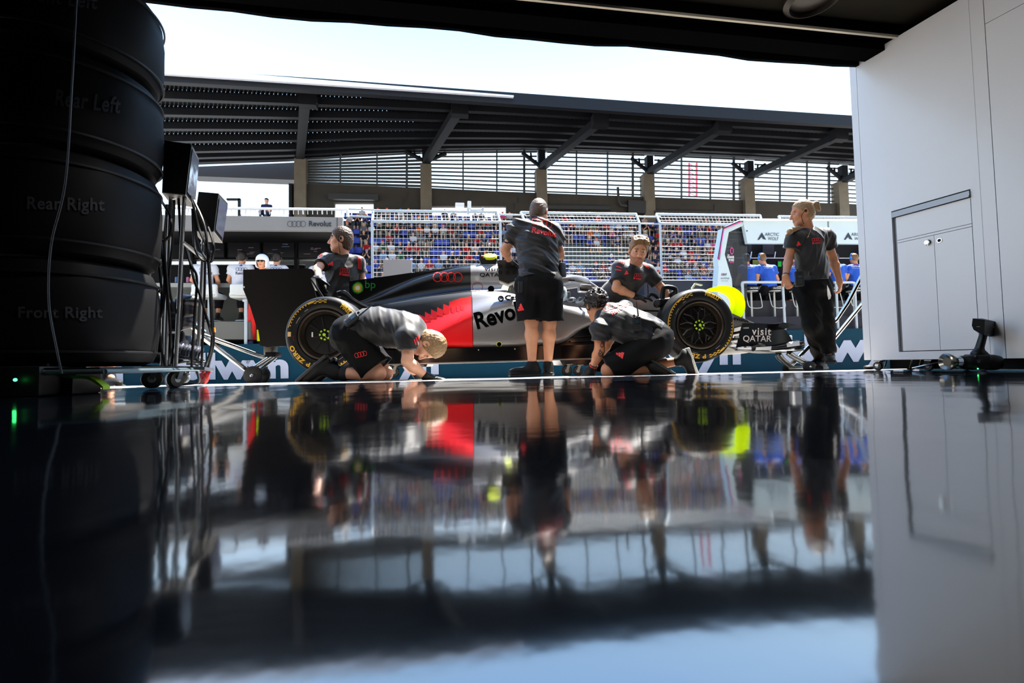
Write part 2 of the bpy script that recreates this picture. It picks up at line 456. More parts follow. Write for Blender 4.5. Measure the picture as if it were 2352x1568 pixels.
# unseen area lamps added under the ceiling to brighten the white cabinet
for i, (x, y) in enumerate(((1.0, 2.25), (1.2, .6))):
    ld = bpy.data.lights.new('cabinet_fill_light', 'AREA'); ld.shape = 'RECTANGLE'; ld.size = 4.4; ld.size_y = .35; ld.energy = (85, 5)[i]; ld.color = (1, .98, .95)
    lo = bpy.data.objects.new('cabinet_fill_light', ld); COL.objects.link(lo); lo.location = (x, y, hz+.11); lo.rotation_euler = (R(-12), R(-25), 0)
# ================================================================ the pit building over and beside the open garage
mfac = mat('facade_grey', (150, 148, 145), rough=.8, noise=.08, ns=1)
MB().slab([(-45, 3.38, hz+.42), (60, 3.38+.0, hz+.42), (60, 3.38, 13), (-45, 3.38, 13)], (0, -3, 0)).build('wall_front', mfac, kind='structure', smooth=0)
MB().slab([(-45, 3.2, 0), (-7.1, 3.2, 0), (-7.1, 3.2, hz+.42), (-45, 3.2, hz+.42)], (0, -3, 0)).slab([(9.1, 3.4, 0), (60, 3.4, 0), (60, 3.4, hz+.42), (9.1, 3.4, hz+.42)], (0, -3, 0)).build('wall_beside', mfac, kind='structure', smooth=0)
# ================================================================ grandstand across the track
YF, YR = 24.0, 35.0
msteel = mat('dark_steel', (17, 18, 22), rough=.6, spec=.25)
mdeck = mat('roof_deck', (10, 11, 14), rough=.6, spec=.2)
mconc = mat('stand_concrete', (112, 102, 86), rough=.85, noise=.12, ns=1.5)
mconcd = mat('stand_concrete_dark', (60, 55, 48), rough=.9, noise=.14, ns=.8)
mslat = mat('louvre_slat', (66, 70, 70), rough=.5)
mwhite = mat('white_sheet', (232, 234, 242), rough=.4)
GS = thing('grandstand', 'long roofed concrete grandstand full of spectators across the track', 'grandstand', onY(1170, 640, 30))
fr_l = [(300, 163), (375, 168), (700, 188), (1100, 216), (1500, 244), (1970, 273), (2120, 282)]
re_l = [(280, 379), (400, 372), (700, 362), (860, 350), (1050, 344), (1200, 342), (1400, 347), (1700, 360), (1970, 374), (2120, 386)]
def pl(L, x):
    for (a, b) in zip(L, L[1:]):
        if x <= b[0] or b is L[-1]:
            t = (x-a[0])/(b[0]-a[0]); return a[1]+(b[1]-a[1])*t
def front(x, dy=0): return onY(x, pl(fr_l, x)+dy, YF)
def rear(x, dy=0): return onY(x, pl(re_l, x)+dy, YR)
def roofp(x, t, dz=0): p = front(x, 6).lerp(rear(x), t); p.z += dz; return p
XS = [300+i*10 for i in range(183)]
dk = MB()
purl = [.17, .33, .49, .65, .80, .90]
ts = sorted([0, 1]+[p-.020 for p in purl[:5]]+[p-.008 for p in purl[:5]])
slots = {i for i, t in enumerate(ts[:-1]) if any(abs(t-(p-.020)) < 1e-6 for p in purl[:5])}
for i in range(len(ts)-1):
    for j in range(len(XS)-1):
        if i in slots and XS[j] < 800+30*i:                                 # light gaps between deck ribs
            a = XS[j]+(XS[j+1]-XS[j])*.8; dk.add([roofp(XS[j], ts[i], .25), roofp(a, ts[i], .25), roofp(a, ts[i+1], .25), roofp(XS[j], ts[i+1], .25)], [(0, 1, 2, 3)]); continue
        dk.add([roofp(XS[j], ts[i], .25), roofp(XS[j+1], ts[i], .25), roofp(XS[j+1], ts[i+1], .25), roofp(XS[j], ts[i+1], .25)], [(0, 1, 2, 3)])
for j in range(0, len(XS), 1):
    dk.bar(roofp(XS[j], .01, .2), roofp(XS[j], .99, .2), .06, .1)
dk.build('roof_deck', mdeck, GS, smooth=0)
for t in purl:
    m = MB()
    for a, b in zip(XS[::9], XS[9::9]+[2120]): m.bar(roofp(a, t), roofp(b, t), .28, .42)
    m.build('purlin', msteel, GS, smooth=0)
m = MB()
for a, b in zip(XS[::9], XS[9::9]+[2120]): m.bar(front(a, 8), front(b, 8), .3, .62); 
m.build('roof_fascia', msteel, GS, smooth=0)
m = MB()
for a, b in zip(XS[::9], XS[9::9]+[2120]): m.bar(rear(a, -3), rear(b, -3), .4, .5)
m.build('rear_beam', msteel, GS, smooth=0)
m = MB(); m.slab([onY(280, 146, 23.6), onY(1180, 219, 23.6), onY(1180, 222, 23.6), onY(280, 163, 23.6)], (0, .15, .0)); m.build('roof_cap', mwhite, GS, smooth=0)
cols = [(689, 362, 27), (978, 373, 26), (1244, 386, 24), (1491, 397, 24), (1721, 407, 23), (1937, 416, 22)]
strut_top = [(700, 214), (1050, 236), (1372, 262), (1655, 275), (1922, 294), (2150, 312)]
for i, (x, y, wd) in enumerate(cols):
    a = onY(x-wd/2, y, 34); c = onY(x+wd/2, y, 34); q = (c-a).length
    MB().box(((a.x+c.x)/2, 34.4, a.z-3), (q, .8, 6)).build('column', mconc, GS, smooth=0)
    m = MB(); top = onY(x, y, 34.2)+V((0, 0, .05)); st = onY(strut_top[i][0], strut_top[i][1]+20, 25.5)
    m.bar(top, st, .42, .5, (1, 0, 0)); m.build('strut', msteel, GS, smooth=0)
    m = MB(); m.box(st+V((.15, 0, .1)), (.9, .5, .7)); m.box(st+V((-.1, -.1, .75)), (.5, .1, .1)); m.tube(st+V((-.1, 0, .4)), st+V((-.15, 0, .75)), .05)
    m.build('strut_bracket', msteel, GS, smooth=0)
    m = MB(); m.bar(top-V((0, 0, .2)), top+V((0, 0, 1.2)), .5, .5, (0, 1, 0))
    if i > 0:
        hgt = 1.05 if i > 1 else .7
        for s in (-1, 1):
            m.tube(top, top+V((s*1.45, 0, hgt)), .14); m.tube(top+V((s*.8, 0, hgt)), top+V((s*.75, 0, hgt*.5)), .07)
    m.build('column_head', msteel, GS, smooth=0)
# louvres between the columns
bay = [(703, 966, .66), (991, 1233, .42), (1257, 1480, .4), (1503, 1710, .4), (1733, 1927, .4), (1949, 2100, .4)]
bot = [(703, 422), (978, 431), (1245, 444), (1490, 452), (1720, 460), (1970, 468), (2120, 474)]
for bi, (x0, x1, thick) in enumerate(bay):
    m = MB()
    for k in range(10):
        f = (k+.6)/10
        A = onY(x0, pl(re_l, x0)+(pl(bot, x0)-pl(re_l, x0))*f, 34.6); B = onY(x1, pl(re_l, x1)+(pl(bot, x1)-pl(re_l, x1))*f, 34.6)
        m.bar(A, B, .05, .26*thick if k or bi else .1)
    for q in (.3, .62, .88):
        xq = x0+(x1-x0)*q
        m.bar(onY(xq, pl(re_l, xq)-2, 34.65), onY(xq, pl(bot, xq)+2, 34.65), .10 if q < .8 else .16, .12, (0, 1, 0))
    m.build('louvre_panel', mslat, GS, smooth=0)
# rear wall with its two vomitory openings
m = MB()
def wallq(x0, x1, ytop0=None, ytop1=None, yb=520, Y=34.3, d=.4):
    y0 = ytop0 if ytop0 else pl(bot, x0); y1 = ytop1 if ytop1 else pl(bot, x1)
    m.slab([onY(x0, y0, Y), onY(x1, y1, Y), onY(x1, yb, Y), onY(x0, yb, Y)], (0, d, 0))
wallq(663, 768, 421, 424); wallq(768, 858, yb=465); wallq(858, 987); wallq(987, 1163, yb=473); wallq(1163, 1500); wallq(1500, 2100)
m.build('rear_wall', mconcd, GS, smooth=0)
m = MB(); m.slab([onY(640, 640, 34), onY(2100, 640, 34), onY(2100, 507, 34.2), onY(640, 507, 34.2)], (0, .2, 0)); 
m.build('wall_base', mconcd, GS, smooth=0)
mfit = mat('fitting_grey', (46, 46, 45), rough=.6)
for (x0, x1, y0, y1, nm_) in ((756, 870, 447, 460, 'shutter_box'), (1255, 1400, 474, 482, 'wall_duct'), (1440, 1480, 462, 490, 'switch_box'), (1500, 1640, 486, 494, 'wall_duct')):
    m = MB(); m.slab([onY(x0, y0, 34.2), onY(x1, y0+2, 34.2), onY(x1, y1+2, 34.2), onY(x0, y1, 34.2)], (0, -.3, 0)); m.build(nm_, mfit, GS, smooth=0)
m = MB(); m.path([onY(1419, 430, 34), onY(1421, 464, 34), onY(1426, 471, 34), onY(1440, 473, 34)], .1); m.build('drain_pipe', mfit, GS)
for (xa, ya) in ((935, 440), (1190, 452), (1640, 470)):
    m = MB()
    for (dx, dy, ww, hh) in ((0, 0, 4, 14), (-9, 14, 13, 4), (-9, 14, 4, 16)):
        m.slab([onY(xa+dx, ya+dy, 34.28), onY(xa+dx+ww*.3, ya+dy, 34.28), onY(xa+dx+ww*.3, ya+dy+hh, 34.28), onY(xa+dx, ya+dy+hh, 34.28)], (0, -.04, 0))
    m.build('wall_joint', mfit, GS, smooth=0)
MB().slab([onY(440, 383, 36), onY(677, 373, 36), onY(677, 413, 36), onY(440, 404, 36)], (0, 1, 0)).build('side_girder', mat('girder_grey', (62, 61, 62), rough=.7), GS, smooth=0)
MB().slab([onY(520, 455, 33), onY(551, 455, 33), onY(551, 459, 33), onY(520, 459, 33)], (0, .2, 0)).slab([onY(546, 455, 33), onY(551, 455, 33), onY(551, 510, 33), onY(546, 510, 33)], (0, .2, 0)).build('gate_frame', msteel, GS, smooth=0)
m = MB(); m.slab([onY(663, 421, 33.9), onY(670, 421, 33.9), onY(670, 500, 33.9), onY(663, 500, 33.9)], (0, .3, 0)); m.build('edge_post', msteel, GS, smooth=0)
# red lattice mast seen through the slats
m = MB()
for x in (1583, 1600): m.bar(onY(x, 374, 70), onY(x, 452, 70), .22, .22, (0, 1, 0))
for k in range(8):
    a = onY(1583, 376+k*9.5, 70); b_ = onY(1600, 385+k*9.5, 70); m.bar(a, b_, .08, .08)
m.build('lattice_mast', mat('mast_red', (214, 60, 84), rough=.5), label='red lattice mast rising far behind the grandstand louvres', cat='mast')

# ---------------------------------------------------------------- tiers, seats, spectators
rowY = [27+.85*r for r in range(8)]
rowpx = [643, 624, 604, 584, 563, 543, 524, 508]                         # seat height seen at x=1200
rowz = [onY(1200, y+4, Y).z for y, Y in zip(rowpx, rowY)]
mtier = mat('tier_concrete', (84, 90, 86), rough=.9, noise=.1, ns=2)
m = MB()
for r in range(8):
    x0, x1 = onY(770, 600, rowY[r]).x, onY(1800, 600, rowY[r]).x
    m.box(((x0+x1)/2, rowY[r]+.1, rowz[r]-.45-1.0), (x1-x0, .86, 2))
m.build('seating_tier', mtier, GS, smooth=0)
mskin = [mat('crowd_skin', (196, 142, 112), rough=.6), mat('crowd_skin_dark', (120, 82, 62), rough=.6)]
mhair = [mat('crowd_hair', (48, 36, 28), rough=.7), mat('crowd_hair_fair', (150, 118, 76), rough=.7)]
shirts = {'white': (226, 228, 236), 'red': (196, 30, 34), 'navy': (34, 40, 78), 'black': (26, 26, 30), 'pale blue': (130, 168, 206), 'grey': (112, 112, 118),
          'blue': (40, 62, 158), 'orange': (226, 92, 28), 'green': (38, 96, 66), 'pink': (232, 96, 160), 'brown': (104, 76, 62)}
def crowd_mesh(pose, cap):
    s = SDF(.026)
    lean = (.0, .06, -.03)[pose]
    s.ell((0, .02, .14), (.17, .14, .15), k=.03).ell((lean*.5, .03, .36), (.17, .11, .20), k=.08).cone((-.15+lean, .02, .49), (.15+lean, .02, .49), .065, k=.05)
    s.cone((lean, .02, .5), (lean, .01, .62), .055, k=.03).ell((lean, 0, .71), (.078, .095, .115), k=.02)
    if cap: s.ell((lean, 0, .76), (.088, .1, .07), k=.01).ell((lean, -.1, .755), (.06, .06, .015), k=.01)
    for q in (-1, 1):
        s.cone((q*.09, 0, .09), (q*.11, -.42, .10), .08, .065, k=.04).cone((q*.11, -.42, .09), (q*.11, -.40, -.36), .06, .045, k=.03).cone((q*.11, -.4, -.38), (q*.11, -.53, -.4), .045, k=.02)
        if pose == 0: e, h_ = (q*.19, -.04, .26), (q*.13, -.28, .17)
        elif pose == 1: e, h_ = (q*.18+lean*.5, -.1, .28), (q*.05+lean, -.20, .44)
        else: e, h_ = (q*.195, .0, .25), (q*.17, -.25, .15)
        s.cone((q*.18+lean, .02, .48), e, .055, .045, k=.04).cone(e, h_, .045, .035, k=.02)
    vs, fs = s.mesh(); C_ = vs[fs].mean(1)
    z, y, x = C_[:, 2], C_[:, 1], np.abs(C_[:, 0]-0)
    mi = np.zeros(len(fs), int)                                          # 0 skin 1 shirt 2 trousers 3 hair/cap
    shirt = (z > .17) & (z < .545) & ~((x > .16) & (z < .36)) & (y > -.13); mi[shirt] = 1
    mi[(z < .19) & (y > -.5) & (z > -.14) & ~((z > .125) & (y < -.14) & (x < .25) & (x > .06) & (pose != 1))] = 2
    hair = (z > .70) & ((y > -.01) | (z > .775)); mi[hair] = 3
    if cap: mi[z > .735] = 3
    return vs, fs, mi
MS = {(p, c): crowd_mesh(p, c) for p in range(3) for c in (0, 1)}
mtro = [mat('crowd_trousers', (38, 44, 66), rough=.8), mat('crowd_shorts', (150, 138, 116), rough=.8)]
mcap = {'black': mat('cap_black', (24, 24, 26)), 'red': mat('cap_red', (190, 30, 30)), 'white': mat('cap_white', (232, 232, 234)), 'orange': mat('cap_orange', (232, 92, 30)), 'blue': mat('cap_blue', (60, 130, 210))}
_cm = {}
def crowd_data(pose, shirt, cap, var):
    key = (pose, shirt, cap, var)
    if key not in _cm:
        vs, fs, mi = MS[(pose, 1 if cap else 0)]
        me = bpy.data.meshes.new('spectator'); me.from_pydata(vs.tolist(), [], fs.tolist())
        for q in (mskin[1 if var == 3 else 0], mat('shirt_'+shirt.replace(' ', '_'), tuple(int(c*.8) for c in shirts[shirt]), rough=.9, spec=.2), mtro[var % 2], mcap[cap] if cap else mhair[var % 2]): me.materials.append(q)
        me.polygons.foreach_set('material_index', mi.astype(np.int32)); me.polygons.foreach_set('use_smooth', np.ones(len(fs), dtype=bool)); me.update()
        _cm[key] = me
    return _cm[key]
s_ = MB(); s_.box((0, .02, -.02), (.44, .42, .05), bev=.015); s_.box((0, .24, .2), (.44, .05, .42), bev=.015); s_.box((0, .1, -.2), (.1, .1, .32))
seat_me = None
ordn = ['first', 'second', 'third', 'fourth', 'fifth', 'sixth', 'seventh', 'eighth', 'ninth', 'tenth', 'eleventh', 'twelfth', 'thirteenth', 'fourteenth', 'fifteenth', 'sixteenth']
rown = ['front row', 'second row', 'third row', 'fourth row', 'fifth row', 'sixth row', 'seventh row', 'top row']
wts = ['white']*22+['black']*24+['navy']*14+['red']*13+['grey']*10+['pale blue']*9+['blue']*6+['brown']*8+['green']*3+['orange']*4+['pink']*1
rnd = random.Random(5); count = {}
placed = []
for r in range(8):
    x = 792+rnd.uniform(0, 10)
    while x < 1655:
        # real step of one seat at this distance
        p = onY(x, rowpx[r], rowY[r]); nx = proj(p+V((.50, 0, 0)))[0]
        occ = .80
        if 1290 < x < 1460 and r in (2, 3, 4): occ = .22
        if 980 < x < 1100 and r in (2, 3): occ = .45
        if r == 7: occ = .5
        if r == 0: occ = .6
        if 1210 < x < 1290: occ *= .5
        hidden = (1190 < x < 1280) or (862 < x < 945 and r == 0)
        if not hidden: placed.append((r, x, V((p.x, rowY[r], rowz[r])), rnd.random() < occ))
        x = nx
nsp = 0
for (r, x, p, occ) in placed:
    if occ and nsp < 300:
        sh = rnd.choice(wts); cap = rnd.choice([None]*6+['black', 'red', 'white', 'orange', 'blue', 'white']); var = rnd.choice([0, 1, 0, 1, 0, 2, 3])
        o = bpy.data.objects.new('spectator', crowd_data(rnd.choice([0, 0, 1, 2]), sh, cap, var)); COL.objects.link(o)
        o.location = p+V((rnd.uniform(-.025, .025), rnd.uniform(-.03, .03), .0)); o.rotation_euler = (0, 0, rnd.uniform(-.14, .14)); f = rnd.uniform(.9, 1.0); o.scale = (f, f, f)
        desc = f"spectator in {sh} shirt" + (f" and {cap} cap" if cap else (" with fair hair" if var % 2 else ' with dark hair')); key = (r, desc); k = count[key] = count.get(key, 0)+1
        nm = ordn[k-1] if k <= len(ordn) else str(k)
        tag(o, f"{desc}, {rown[r]}, {nm} such from the left", 'person', 'spectators in the grandstand'); nsp += 1
    elif not occ and not (1300 < x < 1460 and r in (2, 3, 4)):
        if seat_me is None:
            o = s_.build('stadium_seat', mat('seat_blue', (30, 48, 150), rough=.45), smooth=35); o.location = p; off = V((0, 0, 0)); seat_me = o
        else:
            o = seat_me.copy(); COL.objects.link(o); o.location = p
        o.location.z = p.z-.36
        k = count[(r, 's')] = count.get((r, 's'), 0)+1
        nm = ordn[k-1] if k <= len(ordn) else str(k)
        tag(o, f"empty blue stadium seat, {rown[r]}, {nm} empty one from the left", 'seat', 'empty blue seats in the grandstand')

# ================================================================ pit wall with its printed boards
YW = 10.3
mteal = mat('teal_board', (2, 52, 72), rough=.6, spec=.12, noise=.05, ns=3)
mlet = mat('pale_lettering', (172, 182, 206), rough=.6)
mnavy = mat('navy_panel', (26, 32, 50), rough=.45)
A0, A1 = onY(-60, 806, YW), onY(2000, 753, YW)
def tealtop(x): return A0.z+(A1.z-A0.z)*(x-A0.x)/(A1.x-A0.x)
PW = thing('pit_wall', 'teal printed board wall running along the far side of the pit lane', 'wall', (2, YW, -.35))
x0, x1 = A0.x-3, A1.x+8
MB().slab([(x0, YW, -.5), (x1, YW, -.5), (x1, YW, tealtop(x1)), (x0, YW, tealtop(x0))], (0, .12, 0)).build('printed_board', mteal, PW, smooth=0)
MB().slab([(x0, YW+.12, tealtop(x0)-.004), (x1, YW+.12, tealtop(x1)-.004), (x1, YW+.12, -.5), (x0, YW+.12, -.5)], (0, 2.9, 0)).build('concrete_base', mat('base_dark', (24, 27, 38), rough=.7), PW, smooth=0)
pw = ((0, YW, 0), V((0, 1, 0)))
al = text2d('allwyn', .045)
def allwyn(x0_, x1_, base0, base1, asc):
    d_ = -size2d(al)[2]/size2d(al)[3]*asc; mark('lettering', al, None, x0_, base0+d_, x1_, base1+d_, mlet, PW, h=asc+d_, off=.02, plane=pw)
allwyn(408, 663, 869, 865, 58); allwyn(40, 283, 875, 873, 56); allwyn(1790, 2110, 830, 822, 66); allwyn(1440, 1702, 837, 833, 62); allwyn(760, 1008, 860, 856, 58)

# ================================================================ mesh fence on the pit wall
YN = 12.6
mgal = mat('galvanised', (176, 188, 196), rough=.45, metal=.35)
mwire = mat('fence_wire', (190, 194, 196), rough=.4, metal=.2)
def fence(xl, xr, ytl, ytr, ybl, ybr, tl, tr, label, chain=True):
    """posts at xl / xr; canted top between (tl,..) and (tr,..)"""
    a, b_ = onY(xl, ytl, YN), onY(xr, ytr, YN); c, d_ = onY(xl, ybl, YN), onY(xr, ybr, YN); c.x, d_.x = a.x, b_.x
    base = (a+b_)/2; T = thing('mesh_fence', label, 'fence', (base.x, YN, c.z), 'pit wall fence panels')
    ta, tb = onY(tl[0], tl[1], YN+.28), onY(tr[0], tr[1], YN+.28)
    for p, q, t in ((a, c, ta), (b_, d_, tb)):
        m = MB(); m.tube(q, p, .034); m.tube(p, t, .034); m.build('post', mgal, T)
    m = MB(); m.tube(ta, tb, .036); m.build('top_rail', mgal, T)
    m = MB(); m.tube(a, b_, .036); m.build('middle_rail', mgal, T)
    m = MB(); m.tube(c, d_, .03); m.build('bottom_rail', mgal, T)
    m = MB(); n = int((b_-a).length/.108)
    for k in range(1, n):
        f = k/n; m.tube(c.lerp(d_, f), a.lerp(b_, f), .003, n=4); m.tube(a.lerp(b_, f), ta.lerp(tb, f), .0055, n=4)
    H_ = (a.z-c.z); rws = int(H_/.108)
    for k in range(1, rws):
        f = k/rws; m.tube(a.lerp(c, f), b_.lerp(d_, f), .0072 if k % 2 == 0 else .0032, n=4)
    for f in (.33, .66): m.tube(a.lerp(ta, f), b_.lerp(tb, f), .006, n=4)
    m.build('wire_mesh', mwire, T, smooth=0)
    if chain:
        m = MB(); w_ = (d_-c).length; nn = int(w_/.075); hh = .55
        for k in range(nn):
            p0 = c.lerp(d_, k/nn); q0 = p0+(d_-c).normalized()*hh*.9+V((0, 0, hh)); q1 = p0+V((0, 0, hh)); r1 = p0+(d_-c).normalized()*hh*.9
            if k/nn < .93: m.bar(p0, q0, .004, .004); m.bar(q1, r1, .004, .004)
        m.build('chain_link', mat('dark_wire', (58, 60, 62), rough=.5), T, smooth=0)
    return T
fence(855, 1149, 508, 510, 645, 645, (857, 484), (1142, 487), 'wire mesh fence panel on the pit wall with the camera clamped on top')
fence(1206, 1469, 510, 513, 645, 645, (1196, 488), (1461, 492), 'wire mesh fence panel on the pit wall behind the standing crew member')
fence(1516, 1752, 513, 517, 645, 645, (1507, 492), (1746, 495), 'wire mesh fence panel on the pit wall just left of the white gantry')
fence(1800, 2080, 517, 521, 645, 645, (1788, 497), (2070, 500), 'wire mesh fence panel on the pit wall behind the white gantry roof', chain=False)
# short linking rails, each between two panels
for i, (xa, ya, xb, yb_, nm) in enumerate(((1149, 492, 1203, 494, 'beside the standing crew member'), (1466, 497, 1512, 498, 'above the bearded crew member'), (800, 480, 856, 482, 'right of the grey gantry roof'))):
    m = MB()
    for dy in (0, 16): m.tube(onY(xa-6, ya+dy, YN+.2), onY(xb+4, yb_+dy, YN+.2), .022)
    m.build('linking_rail', mgal, label=f'pair of galvanised rails bridging a fence gap {nm}', cat='rail', group='fence gap rails')
MB().slab([onY(796, 700, YN+.1), onY(1700, 700, YN+.1), onY(1700, 648, YN+.1), onY(796, 648, YN+.1)], (0, .25, 0)).build('barrier_wall', mnavy, label='low dark navy barrier wall under the mesh fence', cat='wall', smooth=0)
MB().slab([onY(1480, 752, 11.4), onY(1637, 748, 11.4), onY(1637, 644, 11.4), onY(1480, 644, 11.4)], (0, .5, 0)).build('navy_cabinet', mnavy, label='dark navy box standing before the fence, right of the bearded crew member', cat='box', smooth=0)
MB().slab([onY(880, 760, 12.2), onY(945, 758, 12.2), onY(945, 597, 12.2), onY(880, 597, 12.2)], (0, .3, 0)).build('sign_board', mat('board_back', (142, 140, 140), rough=.6), label='blank grey board standing against the mesh fence above the engine cover', cat='board', smooth=0)
MB().slab([onY(1533, 648, 12.74), onY(1556, 648, 12.74), onY(1556, 623, 12.74), onY(1533, 623, 12.74)], (0, .2, 0)).build('speaker_box', mblk, label='small black box on the barrier before the right mesh panel', cat='box', smooth=0)
# remote camera clamped on the fence top
o = onY(1075, 484, YN+.1); k = proj(o)[2]/FPX
T = thing('broadcast_camera', 'white remote camera clamped on top of the mesh fence', 'camera', o)
mcw = mat('camera_white', (222, 228, 232), rough=.4)
MB().box(o+V((-.22*1, 0, 12*k)), (20*k, .14, 9*k), bev=.01).build('housing', mcw, T)
MB().box(o+V((3*k, 0, 13*k)), (8*k, .12, 17*k), bev=.01).build('pan_head', mcw, T)
m = MB(); m.tube(o-V((0, 0, 8*k)), o+V((0, 0, 6*k)), .03); m.build('clamp', mgal, T)
m = MB(); m.tube(o+V((5*k, 0, 2*k)), o+V((34*k, 0, 3*k)), .02); m.box(o+V((34*k, 0, 5*k)), (5*k, .06, 8*k)); m.build('arm', mgal, T)
# ================================================================ the grey pit-wall gantry on the left
mgrey = mat('gantry_grey', (128, 130, 132), rough=.6, spec=.3, noise=.03, ns=2)
mgreyl = mat('desk_grey', (150, 156, 154), rough=.5)
mbk = mat('matt_black', (6, 6, 7), rough=.7, spec=.2)
mscr = mat('screen_glass', (24, 23, 27), rough=.3, spec=.3, emit=.1)
mbluel = mat('ink_blue', (20, 30, 44), rough=.5)
def panel(px, Y, d): return [onY(x, y, Y) for x, y in px], (0, d, 0)
def pslab(px, Y, d, name, m, parent, **k): return MB().slab(*panel(px, Y, d)).build(name, m, parent, smooth=0, **k)
GL = thing('pit_gantry', 'grey roofed pit wall gantry with screens and desk on the left', 'gantry', onY(560, 780, 10.8))
pslab([(290, 492), (787, 499), (787, 529.5), (290, 526.5)], 10.7, .12, 'roof_fascia', mgrey, GL)
pslab([(290, 516), (780, 520), (780, 528.5), (290, 525.5)], 10.83, 1.3, 'roof_underside', mbk, GL)
pslab([(773.6, 499), (774.4, 499), (774.4, 529), (773.6, 529)], 10.69, .02, 'panel_seam', mbk, GL)
fp = ((0, 10.7, 0), V((0, 1, 0)))
mark('ring_emblem', rings2d(4, 1, .14), None, 659.5, 521, 702.5, 521, mbluel, GL, off=.015, plane=fp)
mark('wordmark', text2d('Revolut', .02), None, 709.5, 519.6, 761, 519.9, mbluel, GL, off=.015, plane=fp, h=12.5)
m = MB()
m.tube(onY(290, 476, 10.9), onY(790, 481, 10.9), .028)
m.path([onY(788, 481, 10.9), onY(796, 480, 10.9), onY(799, 486, 10.9), onY(799, 498, 10.9)], .03, sm=4)
for k in range(46):
    x = 300+k*11; m.tube(onY(x, 492, 10.9), onY(x, 477+x*.006, 10.9), .008 if k % 4 else .016, n=5)
m.build('roof_railing', mat('railing_white', (225, 228, 232), rough=.4), GL)
bw = MB()
bw.slab(*panel([(290, 526), (788, 529), (788, 596.5), (290, 596)], 12.2, .2)); bw.slab(*panel([(290, 607.5), (700, 607.5), (700, 652), (290, 652)], 12.2, .2))
for x in (445, 600, 681, 760): bw.slab(*panel([(x, 528), (x+7, 528), (x+7, 652), (x, 652)], 12.15, -.2))
bw.build('back_wall', mbk, GL, smooth=0)
m = MB(); m.slab(*panel([(290, 595.5), (790, 596), (790, 597), (290, 596.8)], 12.1, .05)); m.slab(*panel([(290, 607), (700, 607), (700, 608.2), (290, 608)], 12.1, .05))
for k in range(36): m.tube(onY(300+k*11, 596, 12.15), onY(300+k*11, 608, 12.15), .004, n=4)
m.build('slot_frame', mgreyl, GL, smooth=0)
for i, (x0, y0, x1, y1, lab) in enumerate(((524.5, 554.6, 597, 590, 'dark screen over the left seated engineer'), (605.5, 553.6, 676, 591, 'dark screen above the white helmet'), (686, 556, 754, 592, 'dark screen right of the white helmet'), (448, 555, 514, 590, 'dark screen behind the cable cart'))):
    T = thing('monitor', lab + ' in the grey gantry', 'monitor', onY((x0+x1)/2, y1, 11.9), 'gantry screens')
    pslab([(x0-2, y0-2), (x1+2, y0-1.5), (x1+2, y1+2), (x0-2, y1+2)], 11.95, .08, 'casing', mbk, T)
    pslab([(x0, y0), (x1, y0+.5), (x1, y1), (x0, y1)], 11.94, .02, 'screen', mscr, T)
    r_ = random.Random(i)
    for k in range(7):
        a = x0+8+r_.random()*(x1-x0-24); b_ = y0+6+r_.random()*(y1-y0-12); w_ = 6+r_.random()*13; px = MB().slab(*panel([(a, b_), (a+w_, b_), (a+w_-1, b_+1.6), (a, b_+1.6)], 11.935, .004)); px.build('picture', mat('picture_'+str(i % 2), ((96, 82, 96), (70, 84, 104))[i % 2], emit=.22), T, smooth=0)
m = MB(); m.slab([onY(290, 649.5, 11.2), onY(702, 650.5, 11.2), onY(702, 660, 11.2), onY(290, 659, 11.2)], (0, .7, 0)); m.build('desk', mgreyl, GL, smooth=0)
pslab([(290, 659), (702, 659), (702, 738), (290, 738)], 11.7, .2, 'lower_panel', mat('panel_green_grey', (104, 110, 106), rough=.6), GL)
m = MB(); m.slab(*panel([(290, 738.5), (575, 738.5), (575, 779), (290, 779)], 10.45, 1.3)); m.build('platform_step', mat('step_grey', (96, 98, 95), rough=.7), GL, smooth=0)
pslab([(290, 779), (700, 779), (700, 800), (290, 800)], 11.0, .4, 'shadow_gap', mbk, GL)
m = MB()
m.tube(onY(564.5, 687, 10.4), onY(564.5, 797, 10.4), .03); m.tube(onY(558, 690, 10.4), onY(567, 690, 10.4), .03)
m.build('railing_post', mgal, label='galvanised railing post just left of the black rear wing', cat='post')
for k, (x, lab, c_) in enumerate(((406, 'blue drinks can standing on the grey gantry desk', (60, 90, 150)), (432, 'pink drinks can standing on the grey gantry desk', (170, 100, 140)))):
    p = onY(x, 649.3, 11.35); MB().lathe(p, (0, 0, 1), [(.02, 0), (.035, .005), (.035, .11), (.026, .125), (.02, .125)], 14).build('drinks_can', mat('can_%d' % k, c_, rough=.35), label=lab, cat='can')
